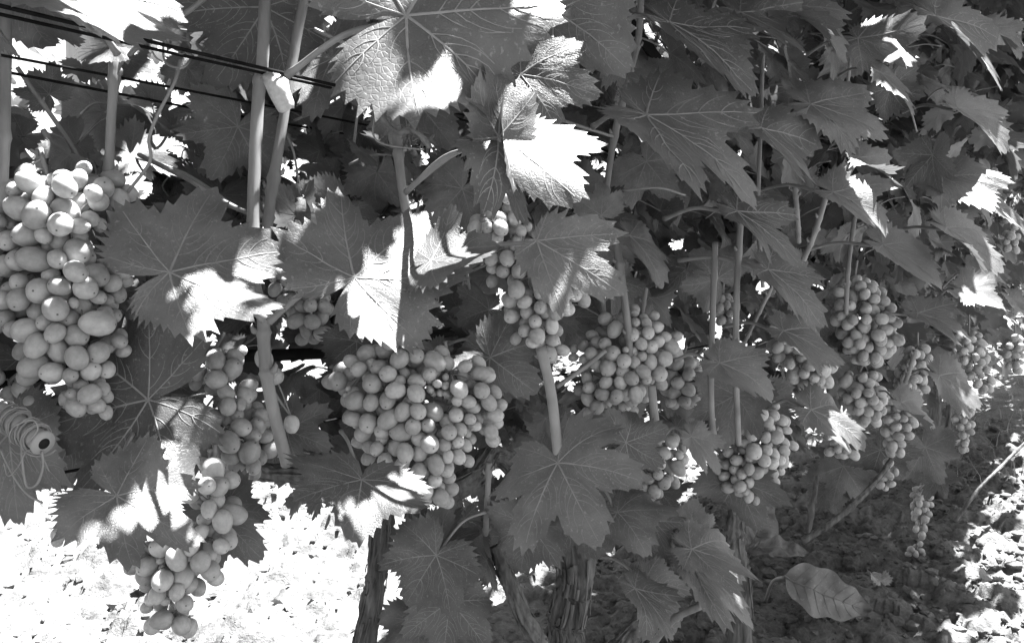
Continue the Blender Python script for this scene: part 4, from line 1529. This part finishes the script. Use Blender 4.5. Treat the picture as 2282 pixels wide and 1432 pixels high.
# unseen occluder leaves, added along the sun rays to cast shade at these points
SHADE = [(290, 520), (230, 495), (350, 500), (450, 530), (520, 560), (590, 580), (340, 640), (310, 570), (420, 580), (250, 560), (700, 560), (650, 580), (760, 530),
         (830, 500), (700, 640), (880, 480), (820, 590), (760, 600), (720, 500), (960, 60), (1050, 40), (830, 90), (760, 30), (1150, 30), (170, 1100), (220, 1180), (300, 1010), (130, 1080),
         (720, 1120), (760, 1160), (830, 1060), (680, 1100), (1150, 330), (1090, 220), (1230, 120), (1290, 150), (1190, 170), (250, 600), (600, 540), (625, 540), (670, 610), (640, 600), (735, 560), (690, 530), (700, 590)]
for x, y in SHADE:
    loc, nrm, fi, ds = BVH.ray_cast(CAM, (at(x, y, 1) - CAM).normalized())
    if loc is None:
        continue
    for k in range(2):
        zt = rng.uniform(1.22, 1.6)
        c = loc + SUN * ((zt - loc.z) / SUN.z) + Vector((rng.gauss(0, .006), rng.gauss(0, .006), 0))
        px, py, d = proj(c)
        if py > -70 and d > .1:
            c = loc + SUN * ((1.66 - loc.z) / SUN.z)
        L = rng.uniform(.034, .048)
        if any((c - P).cross(SUN).length < L * .72 + r * .7 for P, r in LITP if (c - P).dot(SUN) > .02):
            continue
        a = rng.uniform(0, 6.28)
        nz = (SUN + Vector((rng.gauss(0, .3), rng.gauss(0, .3), 0))).normalized()
        e1 = Vector((math.cos(a), math.sin(a), 0))
        e1 = (e1 - nz * e1.dot(nz)).normalized()
        Rm = Matrix((e1.cross(nz), e1, nz)).transposed()
        add_stuff(vine_of(c), c - e1 * L * .25, Rm, L, ULTRA)
for _, v in VINES:
    if v.name in stuff:
        flush_stuff(v, pinv_of(v))

# ------------------------------------------------------------------ the next row of vines, in full sun
for k in range(9):
    s = -3.4 + 1.25 * k
    q = 3.45
    p0 = row(s, q, 0)
    v = thing('grape_vine', p0, 'sunlit grape vine of the next row, glimpsed through gaps in the leaves', 'grape vine', 'vines of the next row')
    PINV[v.name] = inv(v)
    pth = smooth_path([p0 + Vector((0, 0, -.03)), p0 + Vector((.02, .01, .25)), p0 + Vector((-.01, .02, .55)), p0 + Vector((.02, .0, .9))], 6)
    vpart('trunk', v, tube_geo(pth, lambda t: .03 - .012 * t, 20,
                               lambda a, t, p: 1 + .25 * noise.noise(Vector((math.cos(a) * 5, math.sin(a) * 5, t * 5)))), M_BARK)
    for i in range(190):
        c, Rm, L = rand_leaf(s - .7, s + .7, .5, 2.0, qc=q, qs=.2)
        add_stuff(v, c, Rm, L * 1.05, ULTRA)
    flush_stuff(v, PINV[v.name])

# ------------------------------------------------------------------ trellis wires, hose, tie, stake
def wire(label, q, z, r, s0=-1.2, s1=14, mat=M_WIRE, name='trellis_wire', sag=.0, cat='wire'):
    P = [row(s0 + (s1 - s0) * i / 90, q + .003 * math.sin(i * 1.7 + q * 90), z - sag * math.sin(i * .9) ** 2 + .002 * math.sin(i * 1.1 + q * 50)) for i in range(91)]
    o = link(name, newmesh(name, *tube_geo(P, r, 10), [mat]))
    return tag(o, label, cat)


wire('uppermost black trellis wire, crossing the top left', .64, .983, .0016)
wire('black trellis wire just under the uppermost one', .665, .984, .0014)
wire('third black trellis wire from the top, behind the shoots', .79, .983, .0013)
wire('lowest thin black wire behind the shoots at top left', .855, .983, .0014)
wire('thin dark wire low behind the central grape bunch', .85, .60, .0015)
wire('black irrigation hose running behind the grape bunches', .85, .703, .0078, mat=M_HOSE, name='irrigation_hose', sag=.012, cat='hose')

# cloth tie on the wire
P = [(586, 168, .84), (602, 170, .825), (616, 182, .82), (624, 206, .82), (634, 232, .822), (640, 246, .823)]
Wd = [10, 14, 26, 21, 20, 17]
V, F = [], []
rg = random.Random(2)
for i, ((x, y, d), w) in enumerate(zip(P, Wd)):
    for k in range(5):
        e = (k - 2) / 2
        V.append(at(x + e * w + rg.uniform(-2, 2), y - e * 5 + rg.uniform(-3, 3), d + .004 * e * e + rg.uniform(-.001, .001)))
n = len(V)
for i in range(len(P) - 1):
    for k in range(4):
        a = i * 5 + k
        F.append((a, a + 1, a + 6, a + 5))
o = link('cloth_tie', newmesh('cloth_tie', V, F, [M_CLOTH]))
md = o.modifiers.new('thickness', 'SOLIDIFY'); md.thickness = .0012
tag(o, 'torn pale cloth tie knotted on the wire at upper left', 'tie')

# dark stake leaning through the foliage
P = [at(1396, 40, 1.15), at(1560, 262, 1.18)]
dv = (P[1] - P[0]).normalized()
sx = dv.cross(FWD).normalized() * .0065
sy = dv.cross(sx).normalized() * .004
V = [p + a * sx + b * sy for p in P for a, b in ((-1, -1), (1, -1), (1, 1), (-1, 1))]
F = [(0, 1, 2, 3), (7, 6, 5, 4)] + [(i, i + 4, (i + 1) % 4 + 4, (i + 1) % 4) for i in range(4)]
o = link('stake', newmesh('stake', V, F, [M_HOSE], smooth=False))
md = o.modifiers.new('bevel', 'BEVEL'); md.width = .001
tag(o, 'flat black stake leaning behind the leaves, upper right of centre', 'stake')

# pale post of the next row
pp = row(2.35, 3.3, 0)
px_ = at(172, 100, 3.2)
base = Vector((px_.x, px_.y, 0))
pth = [base + Vector((0, 0, z)) for z in (-.05, .5, 1.0, 1.5, 2.0, 2.05)]
o = link('trellis_post', newmesh('trellis_post', *tube_geo(pth, [.042, .04, .039, .038, .037, .03], 20,
         lambda a, t, p: 1 + .05 * noise.noise(p * 9)), [M_POST]))
tag(o, 'pale round post standing behind the shoots at top left', 'post')


# ------------------------------------------------------------------ broad-leaved weed, dead leaves, grass
def oval_leaf(J, T, d, dt, roll, w, seed, mat, parent, pinv, name='leaf', droop=.4):
    rg = random.Random(seed)
    PJ, PT = at(*J, d), at(*T, d + dt)
    ey = PT - PJ
    L = ey.length
    ey.normalize()
    vd = (PJ - CAM).normalized()
    n0 = (-vd + ey * vd.dot(ey)).normalized()
    n0 = Quaternion(ey, R(roll)) @ n0
    ex = ey.cross(n0)
    V, F, MI = [], [], []
    nu, nv = 28, 12

    def pt(u, v):
        hw = w * (math.sin(math.pi * min(1, u ** .8 * 1.0)) ** .75) * (1 - .18 * u) + .004
        x = v * hw * (1 + .10 * math.sin(u * 19 + seed + v) * abs(v)) + .05 * math.sin(u * 3 + seed)
        z = .10 * abs(v) * w * 2 + .05 * w * math.sin(u * 17 + 2.4 * abs(v)) * abs(v) - droop * (u * u) * .5
        z += .11 * noise.noise(Vector((x * 4, u * 4, seed))) + .045 * noise.noise(Vector((x * 9, u * 9, seed))) + .02 * noise.noise(Vector((x * 15, u * 15, seed)))
        z += .03 * math.sin(u * 30 - abs(v) * 3) * min(1, abs(v) * 2) * w
        return Vector((x, u, z))
    for i in range(nu + 1):
        for j in range(nv + 1):
            V.append(pt(i / nu, j / nv * 2 - 1))
    for i in range(nu):
        for j in range(nv):
            a = i * (nv + 1) + j
            F.append((a, a + 1, a + nv + 2, a + nv + 1)); MI.append(0)
    path = [pt(i / 14, 0) + Vector((0, 0, .004)) for i in range(15)]
    tv, tf = tube_geo(path, lambda t: .012 - .009 * t, 6)
    b = len(V); V += tv
    for q in tf:
        F.append(tuple(k + b for k in q)); MI.append(1)
    for i in range(1, 8):
        u0 = i / 9
        for sd in (1, -1):
            path = [pt(u0 + .12 * e / 5, sd * .85 * e / 5) + Vector((0, 0, .004)) for e in range(6)]
            tv, tf = tube_geo(path, lambda t: .006 - .004 * t, 4)
            b = len(V); V += tv
            for q in tf:
                F.append(tuple(k + b for k in q)); MI.append(1)
    mw = Matrix.Translation(PJ) @ Matrix((ex, ey, n0)).transposed().to_4x4() @ Matrix.Diagonal((L, L, L, 1))
    me = newmesh('weed_leaf', V, F, [mat, M_VEIN], MI)
    return link(name, me, parent, mw, pinv)


wb = at(1650, 1270, 2.33); wb = Vector((wb.x, wb.y, gz_at(wb.x, wb.y)))
weed = thing('broadleaf_weed', wb, 'low weed with smooth oval leaves at the foot of the vine, right of centre', 'weed')
wp = inv(weed)
oval_leaf((1655, 1225), (1735, 1120), 2.15, .05, 12, .34, 1, M_OLDLEAF, weed, wp)
oval_leaf((1690, 1210), (1806, 1232), 2.1, -.02, -28, .22, 2, M_OLDLEAF, weed, wp)
oval_leaf((1660, 1230), (1640, 1140), 2.2, .03, 15, .3, 3, M_OLDLEAF, weed, wp)
for a, b in (((1655, 1225, 2.15), 0), ((1690, 1210, 2.1), 1), ((1660, 1230, 2.2), 2)):
    link('stalk', newmesh('stalk', *tube_geo(smooth_path([at(*a), at(*a).lerp(wb, .5) + Vector((0, 0, .02)), wb], 6), .0035, 8), [M_PET]), weed, None, wp)
wb2 = at(1705, 1335, 2.15); wb2 = Vector((wb2.x, wb2.y, gz_at(wb2.x, wb2.y)))
weed2 = thing('broadleaf_weed', wb2, 'single long oval weed leaf lying out over the shaded soil, lower right', 'weed')
wp = inv(weed2)
oval_leaf((1748, 1285), (1950, 1352), 2.0, -.05, -10, .29, 6, M_OLDLEAF, weed2, wp, droop=.25)
link('stalk', newmesh('stalk', *tube_geo(smooth_path([at(1748, 1285, 2.0), at(1722, 1296, 2.05), wb2], 6), .004, 8), [M_PET]), weed2, None, wp)
o = None
fa = at(1750, 1290, 1.9)
for k, (x, y, d, lab) in enumerate(((1580, 1130, 1.5, 0), (2150, 1225, 2.35, 0), (1860, 1262, 2.15, 0))):
    pass

# dead leaves lying on the soil
DL = [LeafShape(700 + i, fold=.2, droop=1.1, wave=.16, cup=.2, lifts=((60, 25, 2), (-70, 25, 2)), petiole=False, nteeth=22, rings=4, veins2=False) for i in range(3)]
spots = [(1960, 1345, 'dry curled leaf on the shaded soil left of the sunlit corner'), (2215, 1300, 'dark dry leaf fragment lying in the sunlit corner'),
         (1780, 1085, 'dry curled leaf on the soil right of the plump low bunch'), (320, 1330, 'dry leaf on bright soil under the lowest bunch'),
         (640, 1390, 'dry leaf on bright soil left of the thin leaning trunk')]
for k, (x, y, lab) in enumerate(spots):
    d = CAMH * FPX / (y - 600)
    p = at(x, y, d)
    p.z = gz_at(p.x, p.y) + .012
    L = .035
    A = Matrix.Translation(p) @ Matrix.Rotation(k * 1.9, 4, 'Z') @ Matrix.Rotation(.35, 4, 'X') @ Matrix.Diagonal((L, L, L, 1))
    me = newmesh('dry_leaf', DL[k % 3].V, DL[k % 3].F, [M_DRY, M_DRY, M_DRY], DL[k % 3].MI)
    o = link('dry_leaf', me, None, A)
    tag(o, lab, 'dry leaf', 'dry leaves on the soil')

# sunlit grass and straw beyond the right end
GV, GF = [], []
for i in range(1500):
    s = rng.uniform(3.4, 12)
    q = rng.choice((rng.uniform(-.2, .75), rng.uniform(1.2, 3.2)))
    if q > 1 and s < 4.5:
        continue
    p = row(s, q, 0)
    p.z = gz_at(p.x, p.y) - .005
    h = rng.uniform(.03, .12)
    a = rng.uniform(0, 6.28)
    dx = Vector((math.cos(a), math.sin(a), 0))
    sd = Vector((-dx.y, dx.x, 0)) * rng.uniform(.0015, .0035)
    ln = rng.uniform(.1, .9)
    b = len(GV)
    for t in (0, .5, 1):
        c = p + Vector((0, 0, h * t * (1 - .25 * ln * t))) + dx * (h * ln * t * t)
        GV += [c - sd * (1 - t * .9), c + sd * (1 - t * .9)]
    GF += [(b, b + 1, b + 3, b + 2), (b + 2, b + 3, b + 5, b + 4)]
tag(link('grass', newmesh('grass', GV, GF, [M_GRASS])), 'thin dry grass growing between and under the far vines', 'grass', kind='stuff')
print('leaves', len(cands), per_vine, NTRI)
